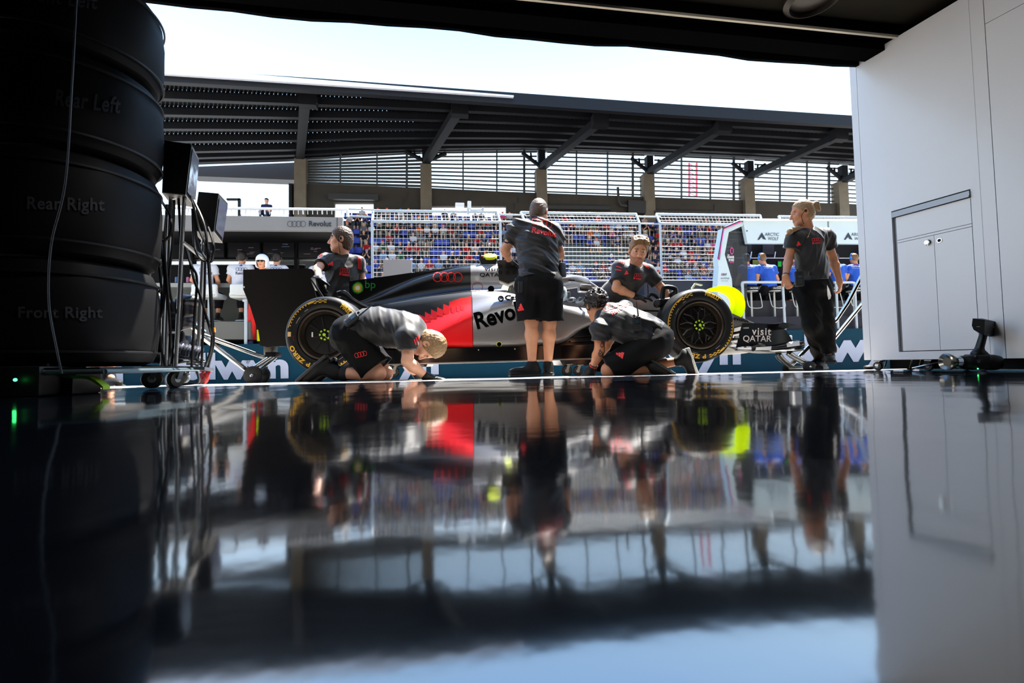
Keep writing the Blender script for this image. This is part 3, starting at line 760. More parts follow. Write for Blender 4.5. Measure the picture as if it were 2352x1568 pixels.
# seats of the engineers
mseat = mat('seat_white', (214, 222, 222), rough=.45)
def pod_seat(x0, x1, y0, y1, lab):
    T = thing('pod_seat', lab, 'seat', onY((x0+x1)/2, 738, 10.8), 'white gantry seats')
    s = SDF(.012); a, b_ = onY(x0+3, y0, 10.75), onY(x1-3, y1-6, 10.75)
    c = (a+b_)/2; s.box(c, ((b_.x-a.x)/2+.02, .05, (a.z-b_.z)/2), rd=.04).box(c+V((0, .22, -(a.z-b_.z)/2+.02)), ((b_.x-a.x)/2+.03, .25, .05), rd=.04, k=.05)
    s.build('seat_shell', mseat, T)
    m = MB(); n_ = 14
    for k in range(n_): m.box(V((a.x+(b_.x-a.x)*(k+.5)/n_, c.y-.056, c.z-.12+.02*abs(k-n_/2)/n_)), (.012, .01, .008))
    m.build('stitching', mbk, T)
    q = c+V((0, .22, -(a.z-b_.z)/2)); f = onY((x0+x1)/2, 738, 10.97).z
    m = MB(); m.tube(q, V((q.x, q.y, f)), .035); m.lathe(V((q.x, q.y, f)), (0, 0, 1), [(.2, 0), (.2, .015), (.05, .03)], 20); m.build('pedestal', mgal, T)
pod_seat(440, 500, 652, 685, 'white bucket seat behind the hanging cables')
pod_seat(528, 584, 652, 687, 'white bucket seat beside the rear wing')
# ================================================================ the white gantry on the right
GR = thing('pit_gantry', 'white roofed pit wall gantry with pale signs on the right', 'gantry', onY(1830, 740, 10.8))
mwg = mat('gantry_white', (196, 216, 224), rough=.5)
mink = mat('sign_ink', (24, 44, 62), rough=.5)
mpk = mat('pink_vinyl', (226, 70, 158), rough=.5)
nv = mat('frame_navy', (16, 19, 38), rough=.5, spec=.3)
pslab([(1706, 504), (1900, 504.3), (1902, 559), (1717, 558.5)], 10.6, .1, 'sign_panel', mwg, GR)
pslab([(1904, 504.3), (2080, 504.6), (2080, 560.3), (1906, 559.2)], 10.6, .1, 'sign_panel', mwg, GR)
pslab([(1703, 501.5), (2080, 502.5), (2080, 507), (1703, 506)], 10.55, .7, 'roof_edge', mat('roof_white', (236, 240, 244), rough=.4), GR)
pslab([(1900, 506), (1904, 506), (1906, 559), (1902, 559)], 10.66, .05, 'sign_gap', mbk, GR)
gp = ((0, 10.6, 0), V((0, 1, 0)))
wolf = ([(0, 0), (.5, 1), (1, 0), (.62, .12), (.5, .42), (.18, 0)], [(0, 1, 5), (1, 4, 5), (1, 3, 4), (1, 2, 3)])
for x in (1740, 1938.5):
    mark('emblem', wolf, None, x, 550.5, x+20, 550.5, mink, GR, h=17, off=.015, plane=gp)
    mark('lettering', text2d('ARCTIC'), None, x+17, 541.5, x+49.5, 541.8, mink, GR, h=7.2, off=.015, plane=gp)
    mark('lettering', text2d('WOLF'), None, x+24, 551.5, x+48, 551.7, mink, GR, h=7.2, off=.015, plane=gp)
m = MB()
for x, y in ((1716, 530), (1820.5, 523.5), (1915, 532)): m.lathe(onY(x, y, 10.59), (0, 1, 0), [(.004, 0), (.017, 0), (.017, .02)], 14)
m.build('bolt', mink, GR)
outer = [(1707, 503), (1661, 523), (1649, 594), (1651, 612), (1648, 656), (1650, 745)]; inner = [(1707, 518), (1674, 533), (1664.5, 584), (1681, 641), (1682, 656), (1683, 745)]
m = MB()
for i in range(5): m.slab(*panel([outer[i], inner[i], inner[i+1], outer[i+1]], 10.62, .22))
m.build('side_frame', mwg, GR, smooth=0)
m = MB()
for a, b_ in zip(outer[:3], outer[1:3]): m.slab(*panel([a, b_, (b_[0]+4, b_[1]+2), (a[0]+1, a[1]+5)], 10.6, .02))
m.build('navy_stripe', nv, GR, smooth=0)
m = MB()
for a, b_ in ((outer[0], outer[1]), (outer[1], outer[2])):
    A = (a[0]-(5 if a[1] < 510 else 0)+1, a[1]+4 if a[1] < 510 else a[1]+2); m.slab(*panel([A, (b_[0]+1, b_[1]+2), (b_[0]+2.4, b_[1]+3), (A[0]+1.4, A[1]+2)], 10.585, .01))
m.build('pink_stripe', mpk, GR, smooth=0)
mg_ = mat('tinted_pane', (40, 46, 52), rough=.1, alpha=.72)
pslab([(1674, 533), (1707, 518), (1717, 562), (1716, 690), (1682, 656), (1664.5, 584)], 10.75, .015, 'tinted_pane', mg_, GR)
sp_ = ((0, 10.74, 0), V((0, 1, 0)))
mark('emblem', ([(x*.7, y) for x, y in rings2d(1, 1, .3)[0]], rings2d(1, 1, .3)[1]), None, 1677, 584, 1685, 584, mpk, GR, off=.015, plane=sp_, h=16)
for t, x, y, w_, h_ in (('THE', 1671, 586.5, 4, 2.6), ('CHANGE', 1670, 592.8, 16, 5.6), ('THE WORLD', 1673, 599.5, 13, 5.6)): mark('lettering', text2d(t, .04), None, x, y, x+w_, y+.3, mat('white_vinyl', (232, 234, 238)), GR, h=h_, off=.015, plane=sp_)
mark('lettering', text2d('vvv'), None, 1676, 604.5, 1686, 604.5, mpk, GR, h=4, off=.015, plane=sp_)
fq = ((0, 10.62, 0), V((0, 1, 0)))
mark('lettering', text2d('BWT', .03), None, 1660, 633, 1669.5, 633.3, mink, GR, h=5.4, off=.015, plane=fq)
mark('lettering', text2d('ALPINE'), None, 1655, 640.5, 1675, 641, mink, GR, h=3.6, off=.015, plane=fq)
mark('lettering', text2d('formula'), None, 1657, 646, 1672, 646.4, mat('sign_grey', (128, 138, 150)), GR, h=3, off=.015, plane=fq)
pslab([(1657.4, 633), (1658.8, 633), (1658.8, 627.5), (1657.4, 627.5)], 10.61, .01, 'emblem', mpk, GR)
m = MB(); m.slab(*panel([(1690, 555), (2085, 558), (2085, 700), (1690, 700)], 12.3, .15))
for x in (1702, 1880, 1985): m.slab(*panel([(x, 556), (x+6, 556), (x+6, 700), (x, 700)], 12.25, -.2))
m.build('back_wall', mbk, GR, smooth=0)
m = MB(); m.slab([onY(1682, 690, 11), onY(2085, 690, 11), onY(2085, 752, 11), onY(1682, 752, 11)], (0, 1.2, 0)); m.build('foot_panel', mat('foot_navy', (16, 19, 32), rough=.6), GR, smooth=0)
m = MB(); m.slab([onY(1640, 728, 10.5), onY(2085, 724, 10.5), onY(2085, 757, 10.5), onY(1640, 762, 10.5)], (0, .6, 0)); m.build('foot_step', nv, GR, smooth=0)
m = MB(); m.slab(*panel([(1690, 591.4), (2085, 592.2), (2085, 593.6), (1690, 592.8)], 11.9, .03)); m.build('shelf_edge', mat('shelf_white', (236, 236, 236), emit=.0), GR, smooth=0)
m = MB(); m.slab(*panel([(1690, 642), (2085, 642), (2085, 650), (1690, 650)], 11.75, .5)); m.build('desk', mbk, GR, smooth=0)
for i, (x, y, w_, h_, c_, lab) in enumerate(((1706, 560, 20, 20, (30, 34, 42), 'dark screen over the first blue engineer'), (1752, 562, 26, 22, (36, 36, 44), 'dark screen over the second blue engineer'), (1729, 597, 16, 12, (88, 96, 40), 'dim lit screen between the two left blue engineers'), (1787, 600, 8, 12, (30, 150, 50), 'narrow green lit screen right of the second blue engineer'), (1890, 570, 26, 20, (30, 32, 40), 'dark screen right of the walking crew member'))):
    T = thing('monitor', lab, 'monitor', onY(x+w_/2, y+h_, 12.2), 'white gantry screens')
    pslab([(x-1, y-1), (x+w_+1, y-1), (x+w_+1, y+h_+1), (x-1, y+h_+1)], 12.1, .06, 'casing', mbk, T)
    pslab([(x, y), (x+w_, y), (x+w_, y+h_), (x, y+h_)], 12.09, .02, 'screen', mat('screen_%d' % i, c_, rough=.15, emit=.35), T)
for x, y in ((1725, 582), (1780, 580)):
    o = onY(x, y, 11.85); MB().tube(onY(x-1, 592, 11.85), onY(x+1.5, 578, 11.85), .012).build('antenna', mat('antenna_white', (226, 226, 226)), label='short white stick on the gantry shelf '+('left of the second blue engineer' if x < 1750 else 'right of the second blue engineer'), cat='antenna')
# galvanised crowd rails before the white gantry
def rail(px, posts, lab):
    T = thing('guard_rail', lab, 'railing', onY(px[len(px)//2][0], 755, 10.42), 'rails before the white gantry')
    m = MB(); m.path([onY(x, y, 10.42) for x, y in px], .032, sm=3); m.build('top_tube', mgal, T)
    for x0, y0, x1, y1 in posts: MB().tube(onY(x0, y0, 10.42), onY(x1, y1, 10.42), .03).build('post', mgal, T)
rail([(1705.5, 660), (1705, 652), (1709, 648.2), (1740, 648), (1801, 648)], [(1705.5, 658, 1709, 742), (1797.5, 649, 1803.5, 757)], 'galvanised rail behind the yellow ring, before two blue engineers')
rail([(1915, 648.5), (1940, 648.5), (1958, 648.5), (1962.5, 652), (1963, 660)], [(1920, 649, 1925, 757), (1963, 658, 1968, 757)], 'galvanised rail partly behind the walking crew member')
mstl = mat('stool_metal', (196, 198, 192), rough=.4, metal=.3)
def stool(x, lab):
    T = thing('bar_stool', lab, 'stool', onY(x+1.5, 727, 10.9), 'stools of the white gantry')
    a = onY(x, 661.5, 10.8); f = onY(x+3, 727, 10.9).z
    MB().box(a+V((0, .12, 0)), (.31, .3, .09), bev=.035).build('seat', mat('stool_black', (22, 22, 24), rough=.5), T)
    MB().lathe(a+V((0, .12, -.075)), (0, 0, 1), [(.16, 0), (.16, .02), (.05, .035)], 20).build('seat_plate', mstl, T)
    MB().tube(a+V((0, .12, -.06)), V((a.x, a.y+.12, f)), .024).build('pole', mstl, T)
    MB().path([a+V((-.19, .05, -.12)), a+V((-.19, -.02, -.42)), a+V((-.12, -.05, -.5)), a+V((.12, -.05, -.5)), a+V((.19, -.02, -.42)), a+V((.19, .05, -.12))], .011, sm=3).build('foot_loop', mstl, T)
    mark('lettering', text2d('ALPINE', .03), None, x-9, 662.8, x+9, 662.8, mat('stool_print', (196, 200, 204)), T, h=3, off=.005, plane=(a+V((0, -.035, 0)), V((0, 1, 0))))
stool(1732, 'bar stool just right of the neon yellow ring'); stool(1785, 'bar stool left of the walking crew member'); stool(1837, 'bar stool mostly hidden by the walking crew member'); stool(1918, 'bar stool right of the walking crew member'); stool(1968, 'bar stool beside the white cabinet edge')
# ================================================================ the racing car: local frame x forward, y to the far side, z up
WR = pt(743, 768, 4.35); WF = pt(1610, 746, 4.58)
cx_ = (WF-WR).normalized(); cy_ = V((0, 0, 1)).cross(cx_).normalized(); cz_ = cx_.cross(cy_)
CM = Matrix((cx_, cy_, cz_)).transposed().to_4x4()
HALF = .96; TR = .36
CM.translation = WR+cy_*HALF-cz_*TR
CMI = CM.inverted(); WBASE = (WF-WR).length
def cl(px, py, c):
    """where the sight line of a pixel meets the plane y = c of the car; local x, z"""
    o = CMI@CAM; d = CMI.to_3x3()@ray(px, py); t = (c-o.y)/d.y; return o+d*t
CAR = thing('race_car', 'black, red and silver open-wheel racing car raised on trolleys', 'car', CM)
mcar_b = mat('car_black', (5, 5, 6), rough=.3, spec=.35)
mcar_m = mat('car_matt_black', (7, 7, 6), rough=.45, spec=.3)
mcar_s = mat('car_silver', (132, 131, 132), rough=.36, metal=.5, coat=.15)
mcar_r = mat('car_red', (226, 6, 14), rough=.45, spec=.25)
mcarb = mat('carbon_gloss', (5, 5, 6), rough=.2, spec=.5)
mlred = mat('logo_red', (236, 36, 26), rough=.6, spec=.2)
mlblk = mat('logo_black', (10, 10, 11), rough=1., spec=.0)
mlwht = mat('logo_white', (236, 236, 236), rough=.4)
mneon = mat('neon_yellow', (226, 246, 4), rough=.5, spec=.2)
mfoam = mat('neon_foam', (234, 252, 2), rough=.7, spec=.1)
_n = mfoam.node_tree; _t = _n.nodes.new('ShaderNodeBsdfTranslucent'); _t.inputs[0].default_value = (.8, .95, .01, 1); _m = _n.nodes.new('ShaderNodeMixShader'); _m.inputs[0].default_value = .5
_n.links.new(_n.nodes['Principled BSDF'].outputs[0], _m.inputs[1]); _n.links.new(_t.outputs[0], _m.inputs[2]); _n.links.new(_m.outputs[0], _n.nodes['Material Output'].inputs[0])
def tab(lst, c):
    P = sorted([(lambda p: (p.x, p.z))(cl(x, y, c)) for x, y in lst]); xs = np.array([p[0] for p in P]); zs = np.array([p[1] for p in P])
    return lambda x: float(np.interp(x, xs, zs))
def lx(px, c, py=700): return cl(px, py, c).x
def crloft(secs, su, sv, name, m, closed=False, local=True, parent=CAR, cap=True, split=None, **k):
    """secs: rings of points; Catmull-Rom refined along and around"""
    S = [[V(p) for p in q] for q in secs]
    S = [spline(q, sv, closed)[0] for q in S]; n = len(S[0])
    cols_ = [spline([q[i] for q in S], su)[0] for i in range(n)]
    rows_ = [[cols_[i][j] for i in range(n)] for j in range(len(cols_[0]))]
    mb = MB(); mb.loft(rows_, cap=cap, ring=True); mb.fixn()
    if split is not None: k['mi'] = [0 if sum(mb.v[i].x for i in f)/len(f) > split else 1 for f in mb.f]
    return mkobj(name, mb.v, mb.f, m, parent, local=local, smooth=50, **k)
# ---- engine cover with its fin
FIN = tab([(803, 646), (807, 645), (850, 639), (910, 631.5), (980, 621), (1058, 611), (1103, 609), (1139, 608), (1185, 610)], 0)
SHO = tab([(812, 693), (840, 688), (880, 671), (925, 651), (984, 631), (1058, 615), (1103, 613), (1139, 614), (1185, 618)], -.06)
BOT = tab([(807, 699), (823, 698), (885, 694), (959, 683), (1033, 673), (1081, 668.5), (1139, 667), (1185, 664)], -.34)
secs = []
for x, wb, wt, ws in ((-.02, .10, .008, .02), (.12, .16, .008, .04), (.40, .25, .01, .08), (.70, .31, .012, .12), (1.0, .335, .018, .15), (1.2, .345, .03, .165), (1.333, .35, .06, .17), (1.45, .35, .09, .175), (1.6, .35, .10, .175), (1.72, .34, .095, .17)):
    f, s_h, b_ = FIN(x), SHO(x), BOT(x); s_h = min(s_h, f-.004)
    half = [(wt*.5, f), (wt, f*.7+s_h*.3), (wt+.012, s_h+.012), (max(ws*.8, wt+.02), s_h-.012), (ws+.015, s_h*.72+b_*.28), (ws+.03, s_h*.3+b_*.7), (ws+(wb-ws)*.5, s_h*.07+b_*.93), (wb, b_+.004), (wb*.97, b_-.02), (wb*.5, b_-.08)]
    secs.append([V((x, -y, z)) for y, z in half]+[V((x, y, z)) for y, z in half[::-1]])
EC = crloft(secs, 5, 3, 'engine_cover', [mcar_s, mcar_b], split=1.333)
# ---- sidepods
TOPL = tab([(850, 701), (885, 697), (960, 686), (1081, 671), (1140, 670), (1190, 677), (1240, 688), (1290, 699), (1340, 704), (1370, 708)], -.5)
RID = tab([(850, 770), (920, 780), (974, 766), (1030, 742), (1086, 718), (1140, 700), (1190, 689), (1250, 694), (1300, 702), (1345, 715), (1370, 724)], -.72)
BTM = tab([(850, 800), (930, 800), (1021, 798), (1086, 797), (1200, 794.5), (1292, 787), (1321, 764), (1356, 744), (1372, 741)], -.77)
for sgn, nm in ((-1, 'near'), (1, 'far')):
    secs = []
    for x, wt, wm in ((.30, .30, .40), (.55, .38, .56), (.85, .44, .70), (1.1, .47, .75), (1.345, .48, .77), (1.6, .49, .775), (1.85, .50, .775), (2.1, .48, .76), (2.25, .45, .74), (2.40, .42, .71), (2.52, .40, .69), (2.58, .40, .67)):
        t, r_, b_ = TOPL(x), RID(x), BTM(x); r_ = min(r_, t-.02); b_ = min(b_, r_-.03)
        g_ = (t+r_)/2-.02*min(1, max(0, (1.9-x)))
        secs.append([V((x, sgn*y, z)) for y, z in ((.30, t-.03), (wt, t), (wt+(wm-wt)*.36, g_), (wm*.94, r_), (wm, r_*.55+b_*.45), (wm*.992, b_), (wm*.8, b_-.01), (.30, b_))])
    sp_o = crloft(secs, 5, 3, 'sidepod', [mcar_s, mcar_m], closed=True, split=1.345)
    if sgn < 0: SP = sp_o
# ---- survival cell and nose
RIM = tab([(1165, 664), (1200, 672), (1240, 684), (1290, 697), (1340, 700), (1375, 690), (1391, 682.5), (1450, 683.5), (1513, 686), (1600, 696), (1690, 715), (1745, 741), (1790, 760), (1822, 768)], -.18)
UND = tab([(1165, 790), (1290, 785), (1391, 768), (1513, 762), (1600, 768), (1690, 779), (1745, 786), (1790, 787), (1822, 781)], -.18)
secs = []
for x, wd in ((1.75, .36), (2.0, .37), (2.3, .36), (2.6, .32), (2.85, .28), (3.1, .25), (3.45, .215), (3.8, .18), (4.2, .145), (4.6, .12), (4.85, .10), (5.0, .075), (5.06, .03)):
    t, b_ = RIM(x), UND(x); h_ = t-b_
    half = [(wd*.5, t), (wd*.92, t-.008), (wd, t-.03 if h_ > .1 else t-h_*.3), (wd, b_+h_*.4), (wd*.9, b_+h_*.08), (wd*.5, b_)]
    secs.append([V((x, -y, z)) for y, z in half]+[V((x, y, z)) for y, z in half[::-1]])
NO = crloft(secs, 4, 2, 'nose_and_cell', mcar_s)
body = bvh_of(EC, SP, NO)
def lpx(name, poly, m, off=.003, tgt=None, ml=7, **k):
    xs = [p[0] for p in poly]; ys = [p[1] for p in poly]
    return mark(name, ([(x, -y) for x, y in poly], [tuple(range(len(poly)))]), tgt or body, min(xs), max(ys), max(xs), max(ys), m, CAR, off=off, ml=ml, **k)
# painted areas
saw = [(943, 731), (963, 722), (976, 728), (976, 715.5), (990, 723), (990, 709.6), (1004, 717), (1004, 704.5), (1018, 712), (1018, 698.5), (1031.6, 703), (1031.6, 693.4), (1056, 685), (1083, 680), (1086, 797.5), (985, 800), (960, 758)]
lpx('red_panel', saw, mcar_r, off=.005, tgt=bvh_of(SP))
m = MB()
for k, (x, yt, yb) in enumerate(((976, 728, 744), (990, 723, 738.5), (1004, 717, 732.5), (1018, 712, 728), (1031.6, 703, 724), (1045, 706, 721), (1057, 706, 718), (1066, 705, 715))):
    wv = 13 if k < 5 else 8
    A = [body.ray_cast(CAM, ray(px, py).normalized())[0] for px, py in ((x-wv, yt-5), (x, yt), (x, yb), (x-wv, yb-4))]
    if all(A):
        o_ = -cy_
        q0, q1, q3 = A[0]+o_*.006, A[1]+o_*.016, A[3]+o_*.008; m.slab([q0, q1, q1+q3-q0, q3], o_*.003)
m.build('cooling_louvre', mcar_r, CAR, smooth=0)
lpx('seam_line', [(1083.6, 681), (1084.6, 681), (1087, 797), (1086, 797)], mlblk, off=.006, tgt=bvh_of(SP), ml=9)
# marks on the bodywork
bEC, bSP, bNO = bvh_of(EC), bvh_of(SP), bvh_of(NO)
mark('ring_emblem', rings2d(4, 1, .19), bEC, 994, 647.5, 1062.5, 648, mlred, CAR, h=23, off=.006, ml=.35)
sun12 = []
for k in range(36): a = 2*math.pi*k/36; r_ = 1 if k % 2 == 0 else .82; sun12.append((r_*math.cos(a), r_*math.sin(a)))
for s_, c_, o_ in ((1, (22, 140, 40), .005), (.82, (120, 200, 50), .007), (.62, (246, 190, 40), .009), (.40, (250, 246, 226), .011)):
    mark('flower_emblem', poly2d([(x*s_, y*s_) for x, y in sun12]), bEC, 821.5-14*s_, 661+14*s_, 821.5+14*s_, 661+14*s_, mat('bp_%d' % int(s_*100), c_, rough=.4), CAR, off=o_, ml=.5)
mark('lettering', text2d('bp'), bEC, 838.5, 667, 862, 667.5, mat('bp_green', (24, 136, 52)), CAR, off=.006)
mark('lettering', text2d('visit', .015, 1.15), bEC, 1113, 622, 1146, 622.4, mlblk, CAR, h=8, off=.014)
mark('lettering', text2d('QATAR', .01), bEC, 1102, 635.8, 1156, 636, mlblk, CAR, h=9.5, off=.014)
mark('ring_mark', rings2d(1, 1, .12), bEC, 1084, 668, 1109, 668, mat('thin_red', (150, 40, 30)), CAR, off=.006, h=20)
mark('lettering', text2d('Revolut', .03), bSP, 1097, 757, 1236, 719, mlblk, CAR, h=40, off=.006)
mark('round_emblem', join2d((rings2d(1, 1, .45), (0, 0, 1, 1)), (poly2d([(.2, .8), (1.9, .8), (1.9, 1.0), (.2, 1.0)]), (0, 0, 1, 1)), (poly2d([(.7, 1.2), (1.9, 1.2), (1.9, 1.4), (.7, 1.4)]), (0, 0, 1, 1))), bSP, 1144, 692.5, 1157.5, 692, mlblk, CAR, off=.006, h=13.5)
mark('lettering', text2d('Cargill', .05), bSP, 1160, 692.5, 1212, 690, mlblk, CAR, h=15, off=.006)
mark('filler_ring', rings2d(1, 1, .22), bSP, 1140, 797, 1153.5, 796.6, mat('filler_yellow', (208, 214, 90)), CAR, off=.006, h=13)
mark('filler_cap', poly2d([(math.cos(a*.35), math.sin(a*.35)) for a in range(18)]), bSP, 1142, 795.5, 1151.5, 795.3, mlblk, CAR, off=.008, h=10, ml=.6)
mark('lettering', text2d('Revolut', .02), bNO, 1676, 733, 1719, 741, mlblk, CAR, h=9, off=.006)
# ---- floor
m = MB()
fl = [(.15, -.42), (.30, -.74), (.6, -.79), (2.2, -.80), (2.6, -.74), (2.95, -.5), (2.95, .5), (2.6, .74), (2.2, .8), (.6, .79), (.30, .74), (.15, .42)]
m.slab([V((x, y, .19)) for x, y in fl], (0, 0, .018)); m.build('floor_upper', mcarb, CAR, local=True, smooth=0)
m = MB(); m.slab([V((x, y*.985, .078)) for x, y in fl], (0, 0, .112)); m.build('floor_edge', mcarb, CAR, local=True, smooth=0)
m = MB(); m.slab([V((x, y*.99, .064)) for x, y in fl], (0, 0, .012)); m.build('floor_glint_strip', mat('floor_glint_grey', (150, 148, 142), rough=.3, metal=.7), CAR, local=True, smooth=0)  # pale strip paints in the light caught by the floor's bottom edge
m = MB()
for x in (1.05, 1.4, 1.75, 2.05): m.ell((x, -.795, .185), (.007, .004, .007))
m.build('floor_fastener', mat('fastener', (190, 186, 176), rough=.3, metal=.8), CAR, local=True)
for k in range(5):
    m = MB(); z = .105+k*.045
    pts = [V((2.2+.12*k*.3, -.78+.02*k, z)), V((2.5, -.74+.02*k, z+.008)), V((2.8, -.62, z+.02)), V((3.12, -.46, z+.03)), V((3.25, -.36, z+.03))]
    sp2 = spline(pts, 5)[0]
    m.loft([[p, p+V((.0, .10, .004)), p+V((0, .10, .014)), p+V((0, 0, .012))] for p in sp2]); m.build('floor_strake', mcarb, CAR, local=True)
m = MB(); m.slab([V((x, y, .085)) for x, y in ((2.0, -.5), (2.9, -.42), (3.3, -.3), (3.3, .3), (2.9, .42), (2.0, .5))], (0, 0, .3)); m.build('floor_keel', mcarb, CAR, local=True, smooth=0)
m = MB()
for x in (2.75, 2.95, 3.15): m.slab([V((x, -.66+.4*(x-2.75), .09)), V((x+.16, -.58+.4*(x-2.75), .09)), V((x+.14, -.56+.4*(x-2.75), .30)), V((x-.02, -.64+.4*(x-2.75), .27))], (0, .012, 0))
m.build('turning_vane', mcarb, CAR, local=True, smooth=0)
# ---- rear wing
def plate(name, px, c, th, m_, **k):
    return MB().slab([cl(x, y, c) for x, y in px], (0, th, 0)).build(name, m_, CAR, local=True, smooth=0, **k)
ep = [(558.5, 619), (620, 617.5), (690, 616.5), (706, 616), (716, 618), (721.5, 623), (722, 631), (716, 634), (713, 638), (716, 650), (722, 664), (728, 690), (700, 740), (676, 795), (633, 795), (614, 797), (598, 793), (590, 783), (588, 747), (575, 705), (558.5, 664)]
plate('wing_endplate', ep, -.5, .016, mcar_m)
plate('wing_endplate', [(x, y) for x, y in ep], .49, .016, mcar_m)
m = MB()
for (za, zb, xa, xb, th) in ((1.0, 1.045, -.70, -.35, .03), (.82, .84, -.72, -.22, .04)):
    pr = []
    for k in range(13):
        t = k/12; x = xa+(xb-xa)*t; z = za+(zb-za)*t-.06*math.sin(t*math.pi); pr.append((x, z))
    m.loft([[V((x, y, z)) for x, z in pr]+[V((x, y, z-th*(1-abs(i/6-1))-.003)) for i, (x, z) in reversed(list(enumerate(pr)))] for y in (-.49, .49)])
m.build('wing_plane', mcarb, CAR, local=True)
m = MB(); m.slab([V((x, -.02, z)) for x, z in ((-.62, .25), (-.35, .25), (-.40, .8), (-.60, .8))], (0, .04, 0)); m.build('wing_pylon', mcarb, CAR, local=True, smooth=0)
p0 = cl(622, 803, 0); m = MB(); m.box(p0+V((0, 0, .0)), (.09, .16, .11), bev=.008); m.build('crash_stem', mat('stem_grey', (112, 108, 98), rough=.4, metal=.5), CAR, local=True)
m = MB(); m.box(cl(700, 770, 0)+V((.1, 0, 0)), (.9, .3, .22), bev=.04); m.build('gearbox', mcar_m, CAR, local=True)
lb = bvh_of(*[o for o in bpy.data.objects if o.name.startswith('wing_endplate')])
lpx('marker_strip', [(590, 757), (593, 757), (597, 783), (590.5, 783)], mneon, tgt=lb, off=.004, ml=30)
lpx('marker_tag', [(559, 657), (562, 657), (562, 661), (559, 661)], mlwht, tgt=lb, off=.004, ml=30)
m = MB()
for a, b_ in (((714, 640), (741, 684)), ((717, 644), (745, 686))): m.tube(cl(a[0], a[1], -.52), cl(b_[0], b_[1], -.52), .008)
m.build('flap_rod', mat('rod_black', (40, 40, 42), rough=.3, metal=.6), CAR, local=True)
# ---- halo, mirrors, camera pod, headrest, screen
halo = [(1180, 657, -.36), (1240, 648, -.35), (1291, 643.5, -.32), (1315, 640, -.26), (1338, 643, -.14), (1348, 648, 0)]
H_ = [cl(x, y, c) for x, y, c in halo]; H2 = [V((p.x, -p.y, p.z)) for p in H_[::-1][1:]]
m = MB(); m.path(H_+H2, .034, sm=6, n=14, flat=1.25); m.build('halo', mcar_s, CAR, local=True)
m = MB(); m.path([cl(1346, 648, 0), cl(1362, 657, 0), cl(1378, 669, 0), cl(1396, 685, 0)], .03, sm=4, n=12, rs=[.034, .03, .028, .03]); m.build('halo_pillar', mcar_s, CAR, local=True)
mark('lettering', text2d('Gillette', .03), bvh_of(bpy.data.objects['halo']), 1306, 645.5, 1320.5, 645, mlblk, CAR, h=4.2, off=.004)
for sg in (-1, 1):
    a = cl(1328, 656, -.72); b_ = cl(1358, 670, -.72); c = (a+b_)/2; c.y *= -sg
    M_ = Matrix.Rotation(.07, 3, 'Y')
    mr = MB().box(c, (abs(b_.x-a.x), .12, .072), M_, bev=.016).build('wing_mirror', mcar_s, CAR, local=True)
    q = [(1352, 672, -.70), (1347, 684, -.58), (1338, 695, -.46), (1328, 700, -.36)]; Q_ = [cl(*t) for t in q]
    for p in Q_: p.y *= -sg
    MB().path(Q_, .014, sm=4, flat=2.2).build('mirror_stay', mcar_s, CAR, local=True)
    if sg < 0: c0 = c
    if sg < 0:
        for t in Q_: pass
    if c.y < 0:
        mark('lettering', text2d('Revolut', .03), bvh_of(mr), 1332, 667, 1351, 668.6, mlblk, CAR, h=7.5, off=.004)
pd = cl(1121, 601, 0)
m = MB(); m.slab([cl(x, y, -.09) for x, y in ((1099.5, 591), (1103, 586), (1110, 592), (1139, 593), (1142, 597), (1137, 611), (1107, 611))], (0, .18, 0)); 
m.tube(pd+V((-.085, -.05, .03)), pd+V((-.09, -.05, .095)), .012); m.tube(pd+V((.05, .0, .04)), pd+V((.06, 0, .11)), .014)
m.build('camera_pod', mcarb, CAR, local=True, smooth=0)
m = MB(); m.lathe(cl(1126, 592, -.04), V((-.04, -.62, 1)), [(.02, 0), (.075, 0), (.078, .012), (.07, .03), (.02, .034)], 28); m.build('pod_cap', mneon, CAR, local=True)
m = MB(); m.loft([[cl(x, y, c) for x, y, c in q] for q in (((1150, 666, -.3), (1157, 650, -.2), (1157, 650, .2), (1150, 666, .3)), ((1166, 667, -.3), (1171, 651, -.2), (1171, 651, .2), (1166, 667, .3)))]); m.build('headrest', mneon, CAR, local=True, smooth=0)
m = MB(); m.lathe(cl(1128, 663, -.44), (0, 1, 0), [(.004, -.01), (.03, -.01), (.034, .01), (.03, .06)], 18); m.build('vent', mlblk, CAR, local=True)
m = MB(); m.path([cl(1287, 690, -.2), cl(1299, 686, -.2), cl(1299, 666, -.16), cl(1292, 659, -.1), cl(1284, 658, 0)], .013, sm=4); m.build('screen_tube', mat('screen_tube', (196, 210, 208), rough=.3), CAR, local=True)
m = MB(); m.ell(cl(1312, 688, -.1), (.05, .1, .025)); m.box(cl(1300, 680, 0), (.05, .3, .06), bev=.01); m.box(cl(1330, 690, 0), (.05, .2, .05), bev=.01); m.build('cockpit_fitting', mat('fit_grey', (98, 104, 110), rough=.35), CAR, local=True)
m = MB(); m.tube(cl(1489, 686, 0), cl(1487, 632, 0), .004, n=6); m.build('antenna', mlblk, CAR, local=True)
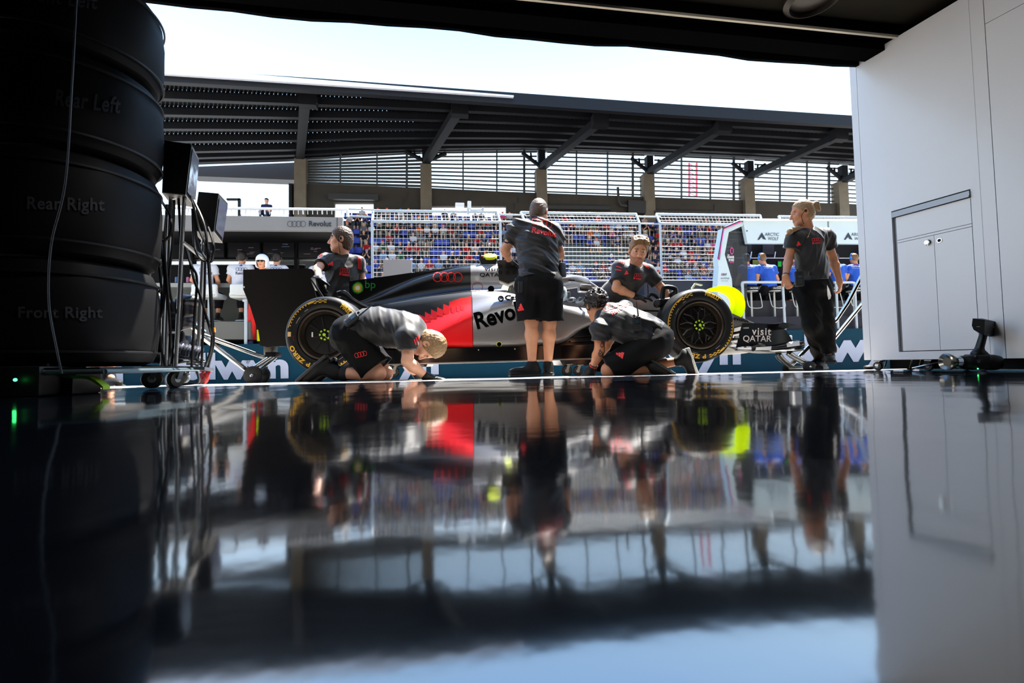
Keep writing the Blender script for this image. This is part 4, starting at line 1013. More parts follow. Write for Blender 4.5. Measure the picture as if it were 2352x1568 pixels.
# ---- wheels
mty = mat('tyre_rubber', (10, 10, 11), rough=.5, spec=.3, noise=.15, ns=30)
mrim = mat('rim_bronze', (58, 50, 42), rough=.38, metal=.7)
mrimd = mat('rim_dark', (9, 9, 9), rough=.45, metal=.1, spec=.3)
myel = mat('tyre_yellow', (222, 172, 40), rough=.6)
mgrn = mat('nut_green', (170, 214, 40), rough=.5)
def wheel(x0, sg, w, rear_, marks):
    """sg -1: the near side"""
    y0 = sg*HALF; c = V((x0, y0, TR)); ax = V((0, -sg, 0))
    t = MB(); t.lathe(c, ax, [(.232, .05), (.238, .02), (.25, .008), (.285, 0), (.318, .004), (.340, .02), (.353, .045), (.358, .08), (.36, w*.5), (.358, w-.08), (.353, w-.045), (.335, w-.015), (.29, w), (.238, w-.02), (.232, w-.05)], 96, closed=True)
    W_ = t.build('wheel_tyre', mty, CAR, local=True, label=('rear' if rear_ else 'front')+' tyre with yellow lettering' if marks else None)
    if not marks:
        MB().lathe(c, ax, [(.05, .06), (.2, .05), (.234, .02), (.234, w-.02), (.05, w-.05)], 48).build('rim', mrimd, W_, local=True)
        return
    r_ = MB(); r_.lathe(c, ax, [(.234, .03), (.232, .012), (.222, .008), (.214, .014), (.205, .045), (.192, .062), (.182, .055), (.178, .09), (.20, .13), (.232, .13)], 80, closed=True)
    r_.build('rim', mrim, W_, local=True)
    def polar(r, a, h): return c+V((r*math.cos(a), 0, r*math.sin(a)))+ax*h
    if rear_:
        d = MB(); d.lathe(c, ax, [(.02, .052), (.05, .050), (.178, .058), (.180, .085), (.02, .09)], 64); d.build('wheel_cover', mrimd, W_, local=True)
        d = MB()
        for k in range(8):
            a = R(100+45*k); u = .0075/.06; 
            d.add([polar(.07, a-.09, .045), polar(.165, a-.05, .05), polar(.165, a+.05, .05), polar(.07, a+.09, .045)], [(0, 1, 2, 3)])
        d.build('cover_slot', mat('slot_black', (3, 3, 3), rough=.9), W_, local=True, smooth=0)
        d = MB(); d.box(c+V((-.115, 0, .005))+ax*.047, (.012, .002, .045)); d.build('sticker', mlwht, W_, local=True)
    else:
        d = MB(); d.lathe(c, ax, [(.02, .12), (.178, .12), (.178, .14), (.02, .14)], 48); d.build('rim_back', mat('slot_black', (3, 3, 3), rough=.9), W_, local=True)
        d = MB()
        for k in range(10):
            a = R(18+36*k)
            d.path([polar(.05, a, .065), polar(.09, a, .05), polar(.125, a-.05, .052), polar(.155, a-.17, .06), polar(.182, a-.22, .066)], .008, sm=3, n=6, rs=[.015, .010, .007, .007, .009])
            d.path([polar(.09, a, .05), polar(.125, a+.05, .052), polar(.155, a+.17, .06), polar(.182, a+.22, .066)], .007, sm=3, n=6, rs=[.010, .007, .007, .009])
        d.build('spoke', mat('spoke_dark', (36, 34, 32), rough=.35, metal=.6), W_, local=True)
    d = MB(); d.lathe(c, ax, [(.005, .02), (.022, .02), (.026, .035), (.05, .036), (.055, .06)], 36); d.build('hub', mrimd, W_, local=True)
    d = MB()
    for k in range(8):
        a = R(90+45*k); 
        if k == 1 and False: continue
        d.add([polar(.036, a-.2, .032), polar(.052, a-.2, .034), polar(.052, a+.2, .034), polar(.036, a+.2, .032)], [(0, 1, 2, 3)])
    d.lathe(c, ax, [(.006, .016), (.014, .016), (.014, .02), (.006, .02)], 18); d.bar(polar(.014, -1, .018), polar(.034, -1, .024), .005, .004)
    d.build('wheel_nut', mgrn, W_, local=True, smooth=0)
    # yellow print on the sidewall
    vs = []; fs = []
    def hh(r): return float(np.interp(r, [.25, .285, .318, .34, .353], [.008, 0, .004, .02, .045]))-.0022
    def put(shape, mapf):
        b = len(vs)
        for x, y in shape[0]:
            r, a = mapf(x, y); vs.append(polar(r, a, hh(r)))
        for f in shape[1]: fs.append(tuple(i+b for i in f))
    def word(txt, rm, h, ac, stretch=1., bold=.03, sp=1.0):
        s = dense(text2d(txt, bold, sp), .12); a, b, c_, d_ = size2d(s); k = h/(d_-c_)
        put(s, lambda x, y: (rm+(y-(c_+d_)/2)*k, R(ac)-(x-(a+b)/2)*k*stretch/rm))
    def arc(r0, r1, a0, a1, n=24):
        P = [(a0+(a1-a0)*i/n, r) for i in range(n+1) for r in (r0, r1)]
        put((P, [(2*i, 2*i+2, 2*i+3, 2*i+1) for i in range(n)]), lambda x, y: (y, R(x)))
    ap, az, b0 = (45, 222, 82) if rear_ else (66, 253, 101)
    def flush(nm, m_=myel): mkobj(nm, list(vs), list(fs), m_, W_, local=True, smooth=0); vs.clear(); fs.clear()
    word('PIRELLI', .305, .036, ap, 1.0, .04); arc(.326, .332, ap+16, ap-19); flush('tyre_lettering')
    word('P ZERO', .302, .042, az, 1.25, .04, 1.15); flush('tyre_lettering')
    for (s0, dr) in ((b0, 1), (b0+180, 1)):
        for i in range(5):
            for j in range(3):
                if (i+j) % 2 == 0: arc(.292+.010*j, .302+.010*j, s0+2+i*4.4, s0+2+i*4.4+4.4, 3)
        arc(.316, .322, s0+24, s0+85); arc(.304, .318, s0+24, s0+34, 5)
        for i in range(9): arc(.302, .314-.0006*i, s0+37+i*5.4, s0+37+i*5.4+2.2, 2)
        flush('tyre_band')
    vs.clear(); fs.clear(); arc(.288, .318, 174 if rear_ else 198, 182 if rear_ else 206, 4); mkobj('barcode_label', vs, fs, mat('label_tan', (206, 172, 120), rough=.7), W_, local=True, smooth=0)
    vs.clear(); fs.clear(); arc(.268, .272, 120, 128, 5); arc(.262, .266, 142, 156, 5); arc(.27, .273, 250, 262, 5); arc(.266, .27, 300, 312, 5); mkobj('scuff', vs, fs, mat('scuff_grey', (150, 150, 150)), W_, local=True, smooth=0)
    vs.clear(); fs.clear(); word('SOFT', .268, .012, 186 if rear_ else 212, 1.2, .0); mkobj('small_print', vs, fs, mat('print_red', (110, 20, 22)), W_, local=True, smooth=0)
wheel(0, -1, .36, True, True); wheel(WBASE, -1, .30, False, True); wheel(0, 1, .36, True, False); wheel(WBASE, 1, .30, False, False)
# suspension and ducts
def arm(a, b_, r, nm='suspension_arm', m_=mcarb): MB().bar(V(a), V(b_), r*2.6, r).build(nm, m_, CAR, local=True, smooth=0)
for sg in (-1, 1):
    for (x0, xa, xb, z0, za) in ((WBASE, 2.95, 3.75, .52, .60), (WBASE, 2.9, 3.7, .24, .36), (0, -.45, .55, .50, .52), (0, -.4, .6, .24, .28)):
        arm((xa, sg*.2, za), (x0, sg*.66, z0), .016); arm((xb, sg*.2, za), (x0, sg*.66, z0), .016)
    for x0 in (0, WBASE):
        d = MB(); d.lathe(V((x0, sg*.66, TR)), V((0, -sg, 0)), [(.1, -.1), (.21, -.08), (.215, .06), (.12, .1)], 32); d.build('brake_duct', mcar_m, CAR, local=True)
m = MB(); m.path([cl(775, 676, -.62), cl(790, 675, -.6), cl(806, 687, -.58), cl(830, 701, -.56), cl(851, 711, -.54), cl(838, 722, -.5)], .02, sm=4, rs=[.03, .04, .03, .022, .02, .012]); m.build('suspension_link', mcarb, CAR, local=True)
# ---- front wing
FWC = -.93
fe = [(1706, 742), (1730, 741.5), (1774, 744), (1792, 748), (1804, 758), (1813, 770), (1821, 784), (1820, 796), (1760, 802), (1690, 804), (1694, 790)]
plate('front_endplate', fe, FWC, .014, mcarb); plate('front_endplate', fe, .92, .014, mcarb)
m = MB()
sec_ = [(1689, 803, .012), (1705, 799, .02), (1735, 800, .026), (1775, 799, .03), (1810, 794, .04), (1838, 789, .045), (1840, 794, .03)]
m.path([cl(x, y, FWC-.03) for x, y, r in sec_], .03, rs=[q[2] for q in sec_], n=12, sm=4, flat=.85); fpo = m.build('foot_plate', mcarb, CAR, local=True)
bfp = bvh_of(fpo)
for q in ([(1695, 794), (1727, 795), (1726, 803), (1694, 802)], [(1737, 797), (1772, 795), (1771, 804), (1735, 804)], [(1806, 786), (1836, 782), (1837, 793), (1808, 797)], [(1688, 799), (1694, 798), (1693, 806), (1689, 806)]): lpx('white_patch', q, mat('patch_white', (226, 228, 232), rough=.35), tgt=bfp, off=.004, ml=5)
plate('foot_plate_tip', [(1834, 781), (1841, 781), (1841, 802), (1834, 803)], FWC-.05, .06, mcarb)
m = MB(); q = [cl(x, y, FWC) for x, y in ((1774, 744), (1784, 742), (1814, 747), (1800, 752), (1788, 757), (1779, 754))]; m.slab(q, (0, -.10, .0)); m.build('canard', mcarb, CAR, local=True, smooth=0)
m = MB(); m.box(cl(1713, 753, FWC-.01), (.05, .02, .012)); m.box(cl(1692, 774, FWC-.02), (.035, .03, .02)); m.build('endplate_fitting', mat('fitting_silver', (196, 196, 192), rough=.3, metal=.7), CAR, local=True)
m = MB(); a = cl(1740, 797, FWC); m.path([a+V((-.07, -.01, -.03)), a+V((-.03, -.03, .02)), a+V((.05, -.03, .015))], .02, sm=3); m.build('vortex_fin', mcarb, CAR, local=True)
for k, (xa, z0, ch, m_) in enumerate(((4.05, .10, .52, mat('wing_bounce_cream', (150, 144, 132), rough=.4)), (4.0, .16, .26, mcarb), (3.97, .22, .20, mcarb), (3.95, .28, .15, mcarb))):  # cream of the lowest plane paints in light bounced off the ground
    m = MB(); rows_ = []
    for y in np.linspace(-.92, .92, 17):
        dz = .05*max(0, 1-abs(y)/.35); sw = .25*(1-abs(y)/.92)
        pr = []
        for i in range(9):
            t = i/8; pr.append(V((xa+sw+ch*t, y, z0+dz+.07*(1-t)**2*(1 if k else .3)-.02*math.sin(t*math.pi))))
        rows_.append(pr+[p+V((0, 0, -.012)) for p in reversed(pr)])
    m.loft(rows_); m.build('wing_flap', m_, CAR, local=True)
lb2 = bvh_of(*[o for o in bpy.data.objects if o.name.startswith('front_endplate')])
mark('lettering', text2d('visit', .02, 1.2), lb2, 1727, 769, 1771, 770, mat('print_silver', (214, 206, 206)), CAR, h=16.5, off=.005, ml=9)
mark('lettering', text2d('QATAR', .012), lb2, 1706.5, 786.5, 1772, 787, MATS['print_silver'], CAR, h=16.5, off=.005, ml=9)
# wind deflector flag by the far front wheel
m = MB(); m.bar(cl(1589, 663, .3), cl(1597, 651, .3), .03, .02); m.bar(cl(1596, 651, .3), cl(1612, 655, .3), .05, .012); m.build('wheel_fin', mat('fin_pale', (200, 204, 190), rough=.4), CAR, local=True, smooth=0)
# neon ring standing on the nose
NR = []
ro = [(1628, 664), (1640, 659), (1660, 656), (1682, 659), (1700, 670), (1710, 686), (1712, 704), (1708, 720), (1700, 732), (1691, 742), (1684, 730), (1676, 700), (1650, 668)]
ri = [(1640, 668), (1650, 666), (1662, 668), (1674, 673), (1684, 682), (1688, 692), (1688, 702), (1685, 712), (1682, 722), (1684, 738), (1680, 726), (1672, 700), (1652, 672)]
ro = spline([V((x, y, 0)) for x, y in ro[:10]], 5)[0]; ri = spline([V((x, y, 0)) for x, y in ri[:10]], 5)[0]
m = MB(); m.loft([[cl(a.x, a.y, .02), cl(b_.x, b_.y, .02), cl(b_.x, b_.y, .02)+V((0, .11, 0)), cl(a.x, a.y, .02)+V((0, .11, 0))] for a, b_ in zip(ro, ri)])
mb_ = m; vs_ = [CM@v for v in mb_.v]
mkobj('foam_ring', vs_, mb_.f, mfoam, label='neon yellow foam ring leaning on the car nose behind the front tyre', cat='pad', smooth=40)
# ================================================================ people
def toned(base, dark): return base
SKIN = {'fair': mat('skin_fair', (224, 168, 140), rough=.5, noise=.05, ns=25), 'tan': mat('skin_tan', (196, 132, 96), rough=.5, noise=.05, ns=25), 'mid': mat('skin_mid', (212, 152, 118), rough=.5, noise=.05, ns=25)}
HAIR = {'brown': mat('hair_brown', (70, 50, 34), rough=.55, noise=.45, ns=120), 'dark': mat('hair_dark', (30, 22, 18), rough=.5, noise=.5, ns=120), 'blond': mat('hair_blond', (150, 120, 84), rough=.5, noise=.35, ns=120), 'sandy': mat('hair_sandy', (134, 100, 62), rough=.5, noise=.4, ns=120), 'grey': mat('hair_greybrown', (98, 78, 62), rough=.55, noise=.45, ns=120)}
mlip = mat('lip', (186, 112, 96), rough=.45); meyew = mat('eye_white', (196, 184, 174), rough=.4); miris = mat('iris', (40, 34, 30), rough=.2); mbeard = mat('beard', (160, 110, 82), rough=.7, noise=.3, ns=150)
mshirt = mat('crew_shirt', (19, 19, 22), rough=.55, spec=.35, noise=.08, ns=12, sheen=.2)
mshort = mat('crew_shorts', (6, 6, 7), rough=.75, spec=.15, noise=.08, ns=12)
mtrou = mat('crew_trousers_black', (6, 6, 7), rough=.8, spec=.15, noise=.1, ns=10)
mshoe = mat('shoe_black', (10, 10, 11), rough=.7, spec=.3); msole = mat('shoe_sole', (40, 38, 36), rough=.7); msock = mat('sock_black', (20, 20, 24), rough=.8)
mglove = mat('glove_black', (10, 10, 11), rough=.5, spec=.3)
mprint = mat('shirt_print_red', (226, 42, 44), rough=.6)
def unit(v): return V(v).normalized()
def fold(amp, fr, seed, axis=None, stretch=1.):
    r = np.random.RandomState(seed); K = r.normal(size=(5, 3)); K /= np.linalg.norm(K, axis=1)[:, None]
    if axis is not None:
        a = np.array(V(axis).normalized()); K = K*(1-.75)+np.outer(np.sign(K@a)*1.0, a)*.9
    W_ = r.normal(size=(5, 3))*fr*.35; ph = r.uniform(0, 6.28, 5)
    def f(P):
        d = 0
        for i in range(5): d = d+(.5+.5*np.sin((P@K[i])*fr*(.7+.25*i)+ph[i]+1.6*np.sin(P@W_[i])))**3
        return (.8-d/2.0)*amp*1.5
    return f
def frame_of(lat, up):
    up = unit(up); lat = V(lat); lat = unit(lat-up*lat.dot(up)); fr = up.cross(lat); return lat, fr, up
def cols3(a, b, c): return Matrix((a, b, c)).transposed()
def add_hand(S, w_, fd, back, ts=1, curl=.35, s=1., inf=0., spread=1.):
    fd = unit(fd); back = unit(V(back)-fd*V(back).dot(fd)); lat = fd.cross(back)
    M_ = cols3(lat, fd, back)
    S.ell(w_+fd*.048*s, ((.040+inf)*s, (.056+inf)*s, (.017+inf)*s), M_, k=.02)
    S.cone(w_, w_+fd*.03*s, (.026+inf)*s, (.026+inf)*s, k=.02)
    for o_, L in ((.029*ts, .070), (.010*ts, .080), (-.010*ts, .074), (-.028*ts, .058)):
        p = w_+fd*.088*s+lat*o_*s; a = curl*.6; dd = unit(fd+lat*o_*2.2*spread)
        for f_, r0, r1 in ((.45, .0098, .0088), (.30, .0088, .0080), (.25, .0080, .0068)):
            q = p+(dd*math.cos(a)-back*math.sin(a))*L*f_*s; S.cone(p, q, (r0+inf)*s, (r1+inf)*s, k=.0035); p = q; a += curl*1.15
    p = w_+fd*.022*s+lat*.030*ts*s; d1 = unit(fd*.75+lat*ts*.62-back*.25)
    q = p+d1*.046*s; S.cone(p, q, (.013+inf)*s, (.0105+inf)*s, k=.01); d2 = unit(d1*.8+fd*.5-back*.35*(1+curl)); S.cone(q, q+d2*.034*s, (.0105+inf)*s, (.0085+inf)*s, k=.004)
class Fig:
    def __init__(s, label, J, face, hup=(0, 0, 1), front=(0, -1, 0), skin='mid', h=.006, hs=1., bs=1., build=1., group=None, name='person', simple=False):
        s.J = {k: (pt(*v) if not isinstance(v, V) else v) for k, v in J.items()}; J = s.J
        s.h = h; s.hs = hs; s.bs = bs; s.w = build; s.skin = SKIN[skin]; s.simple = simple
        base = (J['al']+J['ar'])/2 if 'al' in J else J['pe']
        s.T = thing(name, label, 'person', V((base.x, base.y, min(q.z for q in J.values())-.05)), group)
        lat = J['sr']-J['sl']; up = J['nk']-J['pe']; s.lat, s.fr, s.up = frame_of(lat, up)
        if s.fr.dot(V(front)) < 0: s.fr = -s.fr
        s.F = unit(face); U = V(hup); s.U = unit(U-s.F*U.dot(s.F)); s.L = s.F.cross(s.U)
        s.M = cols3(s.lat, s.fr, s.up); s.HM = cols3(s.L, s.F, s.U)
    def hp(s, l, f, u): return s.J['hd']+(s.L*l+s.F*f+s.U*u)*s.hs
    def torso(s, S, d=0., k=.05):
        J, w_ = s.J, s.w*s.bs
        S.ell(J['ch'], (.158*w_+d, .112*w_+d, .20*s.bs+d), s.M, k=k)
        S.ell(J['wa'], (.145*w_+d, .108*w_+d, .17*s.bs+d), s.M, k=k)
        S.cone(J['ch'], J['wa'], .115*w_+d, .11*w_+d, k=k)
        S.cone(J['wa'], J['pe'], .11*w_+d, .115*w_+d, k=k)
        for a in ('sl', 'sr'):
            S.cone(J['nk']-s.up*.03, J[a], .052*s.bs+d, .056*s.bs+d, k=.04); S.cone(J['ch']+s.up*.08, J[a]-s.up*.02, .085*s.bs+d, .06*s.bs+d, k=.05)
    def body(s, hands=None, legs=True, eyes=True):
        J, b = s.J, s.bs; S = SDF(s.h); s.torso(S)
        S.ell(J['pe'], (.165*s.w*b, .122*s.w*b, .13*b), s.M, k=.05)
        hc = 2*s.hs
        S.cone(J['nk']-s.up*.02, s.hp(0, -.018, -.05), .058*b, .052*b, k=.03)
        for a in 'lr':
            sh, el_, wr = J['s'+a], J['e'+a], J['w'+a]
            S.cone(sh, el_, .050*b, .041*b, k=.03)
            S.cone(el_, el_.lerp(wr, .3), .040*b, .043*b, k=.02); S.cone(el_.lerp(wr, .3), wr, .043*b, .027*b, k=.02)
            if hands and hands.get(a) and not s.simple: add_hand(S, wr, **hands[a])
            else: S.ell(wr+(wr-el_).normalized()*.07, (.035, .03, .07), cols3(*ortho(wr-el_)), k=.02)
            if legs:
                hp_, kn, an, to = J['h'+a], J['k'+a], J['a'+a], J['t'+a]
                S.cone(hp_, kn, .088*b, .058*b, k=.05); S.cone(kn, kn.lerp(an, .32), .056*b, .057*b, k=.03)
                S.cone(kn.lerp(an, .32), an, .057*b, .034*b, k=.03); S.cone(an, an.lerp(to, .2), .033*b, .026*b, k=.02)
        q = s.hs
        S.ell(s.hp(0, -.012, .028), (.076*q, .096*q, .098*q), s.HM, k=.02)
        S.ell(s.hp(0, .025, -.045), (.058*q, .068*q, .076*q), s.HM, k=.035)
        S.ell(s.hp(0, .062, -.098), (.026*q, .026*q, .022*q), s.HM, k=.03)
        for t in (-1, 1):
            S.cone(s.hp(t*.052, .0, -.06), s.hp(t*.022, .062, -.098), .018*q, .016*q, k=.03)
            S.cone(s.hp(t*.045, .055, -.02), s.hp(t*.03, .07, -.028), .02*q, .018*q, k=.025)
        if not s.simple:
            S.cone(s.hp(-.036, .078, .026), s.hp(.036, .078, .026), .012*q, k=.015)
            for t in (-1, 1): S.ell(s.hp(t*.032, .096, .006), (.017*q, .014*q, .011*q), s.HM, k=.012, op='s')
            S.cone(s.hp(0, .088, .012), s.hp(0, .112, -.032), .0085*q, .0125*q, k=.012)
            for t in (-1, 1):
                S.ell(s.hp(t*.013, .100, -.036), (.0085*q, .010*q, .0075*q), s.HM, k=.006)
                S.ell(s.hp(t*.032, .079, .006), (.0125*q,)*3, k=.003)
            S.ell(s.hp(0, .088, -.063), (.024*q, .012*q, .0065*q), s.HM, k=.006); S.ell(s.hp(0, .086, -.076), (.021*q, .013*q, .0075*q), s.HM, k=.006)
            S.ell(s.hp(0, .103, -.0695), (.022*q, .008*q, .0022*q), s.HM, k=.004, op='s')
        else: S.cone(s.hp(0, .09, .0), s.hp(0, .108, -.03), .01*q, .013*q, k=.015)
        for t in (-1, 1):
            S.ell(s.hp(t*.079, -.012, -.005), (.011*q, .021*q, .033*q), s.HM, k=.008)
            if not s.simple: S.ell(s.hp(t*.088, -.006, -.002), (.008*q, .011*q, .017*q), s.HM, k=.006, op='s')
        o_ = np.array(J['hd']); A = np.array(s.HM)
        def reg(C_):
            p = (C_-o_)@A/s.hs; l, f, u = np.abs(p[:, 0]), p[:, 1], p[:, 2]; m = np.zeros(len(C_), int)
            if s.simple: return m
            if s.beard: m[(u < -.022-.42*(f-.01)) & (u > -.135) & (f > .004)] = 5; m[(l < .03) & (u < -.046) & (u > -.058) & (f > .085)] = 5
            m[(l > .014) & (l < .050) & (u > .021-.12*(l-.03)**2) & (u < .031) & (f > .07)] = 1
            m[(l < .024) & (u < -.057) & (u > -.083) & (f > .092-.3*l)] = 2
            e = (l-.032)**2+(u-.006)**2*2.2+(f-.079)**2*.2
            m[(e < .0095**2) & (f > .07) & (u < .010)] = 3; m[((l-.032)**2+(u-.003)**2 < .0058**2) & (f > .07)] = 4; m[(e < .013**2) & (f > .07) & (u > .010) & (u < .0145)] = 1
            return m
        s.bodyo = S.build('body', [s.skin, HAIR[s.hair], mlip, meyew, miris, mbeard], s.T, region=reg)
        return s
    hair = 'brown'; beard = False
    def hairdo(s, kind, col, seed=3, fringe=0.):
        q = s.hs; S = SDF(max(s.h*.9, .0045))
        if kind == 'curly':
            r = random.Random(seed); S.ell(s.hp(0, -.02, .035), (.088*q, .108*q, .103*q), s.HM, k=.01)
            for _ in range(330):
                v = unit((r.gauss(0, 1), r.gauss(0, 1), r.gauss(0, 1)))
                if v.y > .35 and v.z < .35 or v.z < -.75: continue
                S.ell(s.hp(v.x*.095, -.02+v.y*.115, .035+v.z*.112), (r.uniform(.009, .015)*q,)*3, k=.004)
        else:
            th = {'short': .010, 'crop': .006, 'bun': .007, 'quiff': .009}[kind]
            S.ell(s.hp(0, -.014, .030), ((.076+th)*q, (.096+th)*q, (.098+th)*q), s.HM, k=.02)
            S.ell(s.hp(0, -.045, -.02), ((.062+th)*q, (.06+th)*q, (.075+th)*q), s.HM, k=.03)
            if kind == 'quiff':
                r = random.Random(seed)
                for _ in range(140):
                    a, b_ = r.uniform(-.07, .07), r.uniform(-.06, .075); p = s.hp(a, b_, .118-.35*a*a*8-abs(b_)*.35); d_ = s.L*r.uniform(-.6, .6)+s.F*r.uniform(-.3, .7)+s.U*.7
                    S.cone(p, p+d_.normalized()*.016*q, .011*q, .008*q, k=.012)
            if kind == 'bun': 
                S.cone(s.hp(0, -.095, .05), s.hp(0, -.14, .055), .03*q, .026*q, k=.015); S.cone(s.hp(0, -.14, .055), s.hp(.0, -.155, -.01), .028*q, .016*q, k=.02)
        fl = fold({'crop': .0016, 'bun': .0016, 'short': .0028, 'quiff': .0035, 'curly': .003}[kind], 230, seed)
        S.disp = fl
        p0 = s.hp(0, .072+fringe, .078); d_ = s.F*.098*1.0-s.U*.062
        S.cut(p0, d_); S.cut(s.hp(0, 0, -.085), -s.U+s.F*.25)
        # side burns stop at the ear
        S.build('hair', HAIR[col], s.T); return s
    def shirt(s, m=mshirt, sl=.62, d=.016, hem=.06, seed=1, amp=.006, fr=34, name='shirt', h=None, axis=None):
        J = s.J; S = SDF(h or s.h); s.torso(S, d, k=.06)
        S.ell(J['pe'], (.165*s.w*s.bs+d+.006, .122*s.w*s.bs+d+.006, .13*s.bs+d), s.M, k=.06)
        for a in 'lr':
            sh, el_ = J['s'+a], J['e'+a]; e = sh.lerp(el_, sl); dr = (el_-sh).normalized()
            S.cone(sh, e, .050*s.bs+d*.7, .054*s.bs+d+.006, k=.04, caps=[(e, dr)])
        S.cone(J['nk']+s.up*.012, s.hp(0, -.01, -.02), .062*s.bs, .075*s.bs, k=.006, op='s')
        S.disp = fold(amp, fr, seed, axis)
        S.cut(J['pe']-s.up*hem, -s.up)
        s.sh = S.build(name, m, s.T); return s
    def legs(s, kind='shorts', m=None, d=.02, seed=2, cutf=.88, h=None, flare=0., amp=.005, tl=1.0):
        J, b = s.J, s.bs; S = SDF(h or s.h)
        S.ell(J['pe'], (.168*s.w*b+d*.8, .128*s.w*b+d*.8, .14*b+d*.5), s.M, k=.05)
        S.cone(J['pe'], J['wa'].lerp(J['pe'], .5), .12*s.w*b+d*.5, k=.05)
        for a in 'lr':
            hp_, kn, an = J['h'+a], J['k'+a], J['a'+a]
            if kind == 'shorts':
                e = hp_.lerp(kn, cutf); S.cone(hp_, e, .094*b+d, .075*b+d+.006+flare, k=.035, caps=[(e, (kn-hp_).normalized())])
            else:
                e = kn.lerp(an, tl); S.cone(hp_, kn, .092*b+d, .066*b+d, k=.05); S.cone(kn, e, .066*b+d, .056*b+d+flare, k=.04, caps=[(e, (an-kn).normalized())])
        S.disp = fold(amp, 30, seed)
        s.lg = S.build('shorts' if kind == 'shorts' else 'trousers', m or (mshort if kind == 'shorts' else mtrou), s.T); return s
    def shoes(s, m=None, up=None, which='lr', sock=True, h=None):
        J = s.J
        for a in which:
            an, to, kn = J['a'+a], J['t'+a], J['k'+a]; fd = V(to-an); fd.z = 0; fd = unit(fd); sk = unit(kn-an); up_ = V((0, 0, 1)); side = unit(fd.cross(up_))
            toe = fd; nrm = up_; 
            if nrm.dot(sk) < 0: nrm = -nrm
            S = SDF(h or s.h*.9); M_ = cols3(side if side.cross(toe).dot(nrm) > 0 else -side, toe, nrm)
            heel = an-nrm*.045-toe*.045
            c = an-nrm*.05+toe*.065
            S.ell(c, (.046, .15, .036), M_, k=.02).ell(an-nrm*.012-toe*.005, (.043, .062, .052), M_, k=.03).box(c-nrm*.028, (.045, .142, .014), M_, rd=.012, k=.008)
            S.cone(an-nrm*.01, an+sk*.03, .043, .040, k=.02, caps=[(an+sk*.03, sk)])
            S.build('shoe', m or mshoe, s.T)
            S = SDF(h or s.h*.9); S.box(c-nrm*.040, (.047, .146, .010), M_, rd=.009); S.build('sole', msole, s.T)
            if sock:
                S = SDF(h or s.h*.9); S.cone(an, an.lerp(kn, .16), .041*s.bs, .043*s.bs, caps=[(an.lerp(kn, .16), sk)]); S.build('sock', msock, s.T)
        return s
    def glove(s, a, spec, h=.0045, m=None):
        S = SDF(h); wr = s.J['w'+a]; el_ = s.J['e'+a]; sp2 = dict(spec); sp2['inf'] = .0035; add_hand(S, wr, **sp2)
        e = wr.lerp(el_, .16); S.cone(wr, e, .033, .034, k=.015, caps=[(e, (el_-wr).normalized())]); S.build('glove', m or mglove, s.T); return s
    def band(s, a, m, t=.02, r=.031, w_=.012, name='wristband'):
        wr, el_ = s.J['w'+a], s.J['e'+a]; d_ = (el_-wr).normalized(); MB().lathe(wr.lerp(el_, t), d_, [(r-.004, -w_), (r, -w_), (r, w_), (r-.004, w_)], 24).build(name, m, s.T); return s
    def print_(s, shape, x0, y0, x1, y1, h=None, m=None, name='print', tgt=None, off=.004, skew=0.):
        return mark(name, shape, bvh_of(tgt or s.sh), x0, y0, x1, y1, m or mprint, s.T, h=h, off=off, skew=skew)
RINGS = rings2d(4, 1, .2)
def radio(label, c, up, nrm, ant=.1, size=(.058, .03, .12)):
    """belt radio: c = centre, up along the radio, nrm = outward"""
    up = unit(up); nrm = unit(V(nrm)-up*V(nrm).dot(up)); lat = up.cross(nrm); M_ = cols3(lat, nrm, up); c = V(c)
    T = thing('two_way_radio', label, 'radio', c, 'belt radios of the crew')
    MB().box(c, size, M_, bev=.006).build('case', mat('radio_black', (16, 17, 18), rough=.5), T)
    MB().box(c+nrm*(size[1]/2+.001)+up*.02, (.036, .003, .032), M_).build('display', mat('radio_display', (52, 68, 76), rough=.15), T)
    MB().tube(c+up*size[2]/2+lat*.018, c+up*(size[2]/2+ant)+lat*.018, .006, .004).build('antenna', mat('radio_black', (16, 17, 18)), T)
    m = MB(); m.tube(c+up*size[2]/2-lat*.014, c+up*(size[2]/2+.02)-lat*.014, .008); m.build('knob', mat('radio_black', (16, 17, 18)), T)
    MB().box(c-nrm*.02+up*.01, (.03, .03, .05), M_).build('belt_clip', mat('radio_black', (16, 17, 18)), T)
    m = MB(); 
    for i in range(3):
        for j in range(3): m.box(c+nrm*(size[1]/2+.001)-up*(.012+.014*j)+lat*(.014*(i-1)), (.009, .003, .008), M_)
    m.build('keypad', mat('radio_keys', (60, 62, 64)), T)
    return T
cam_l = RT; toward = -FW

# ---------------------------------------------------------------- the standing man seen from behind
f = Fig('person in black shirt and shorts standing with back turned, bending to the cockpit', dict(hd=(1238, 489, 4.44), nk=(1232, 513, 4.36), ch=(1234, 558, 4.33), wa=(1238, 606, 4.30), pe=(1238, 650, 4.26),
    sl=(1190, 523, 4.36), sr=(1268, 531, 4.36), el=(1160, 573, 4.42), er=(1284, 574, 4.44), wl=(1171, 600, 4.60), wr=(1288, 606, 4.62), hl=(1214, 662, 4.27), hr=(1262, 662, 4.27), kl=(1221, 737, 4.27), kr=(1262, 739, 4.28),
    al=(1222, 838, 4.25), ar=(1259, 838, 4.31), tl=(1190, 851, 4.22), tr=(1262, 846, 4.52)), face=FW*.9+RT*.35-V((0, 0, .45)), front=FW, skin='mid', h=.0055, build=1.1, hs=1.0)
f.hair = 'grey'
hl = dict(fd=FW*.6-UP*.3+RT*.2, back=UP*.9, ts=1, curl=.5)
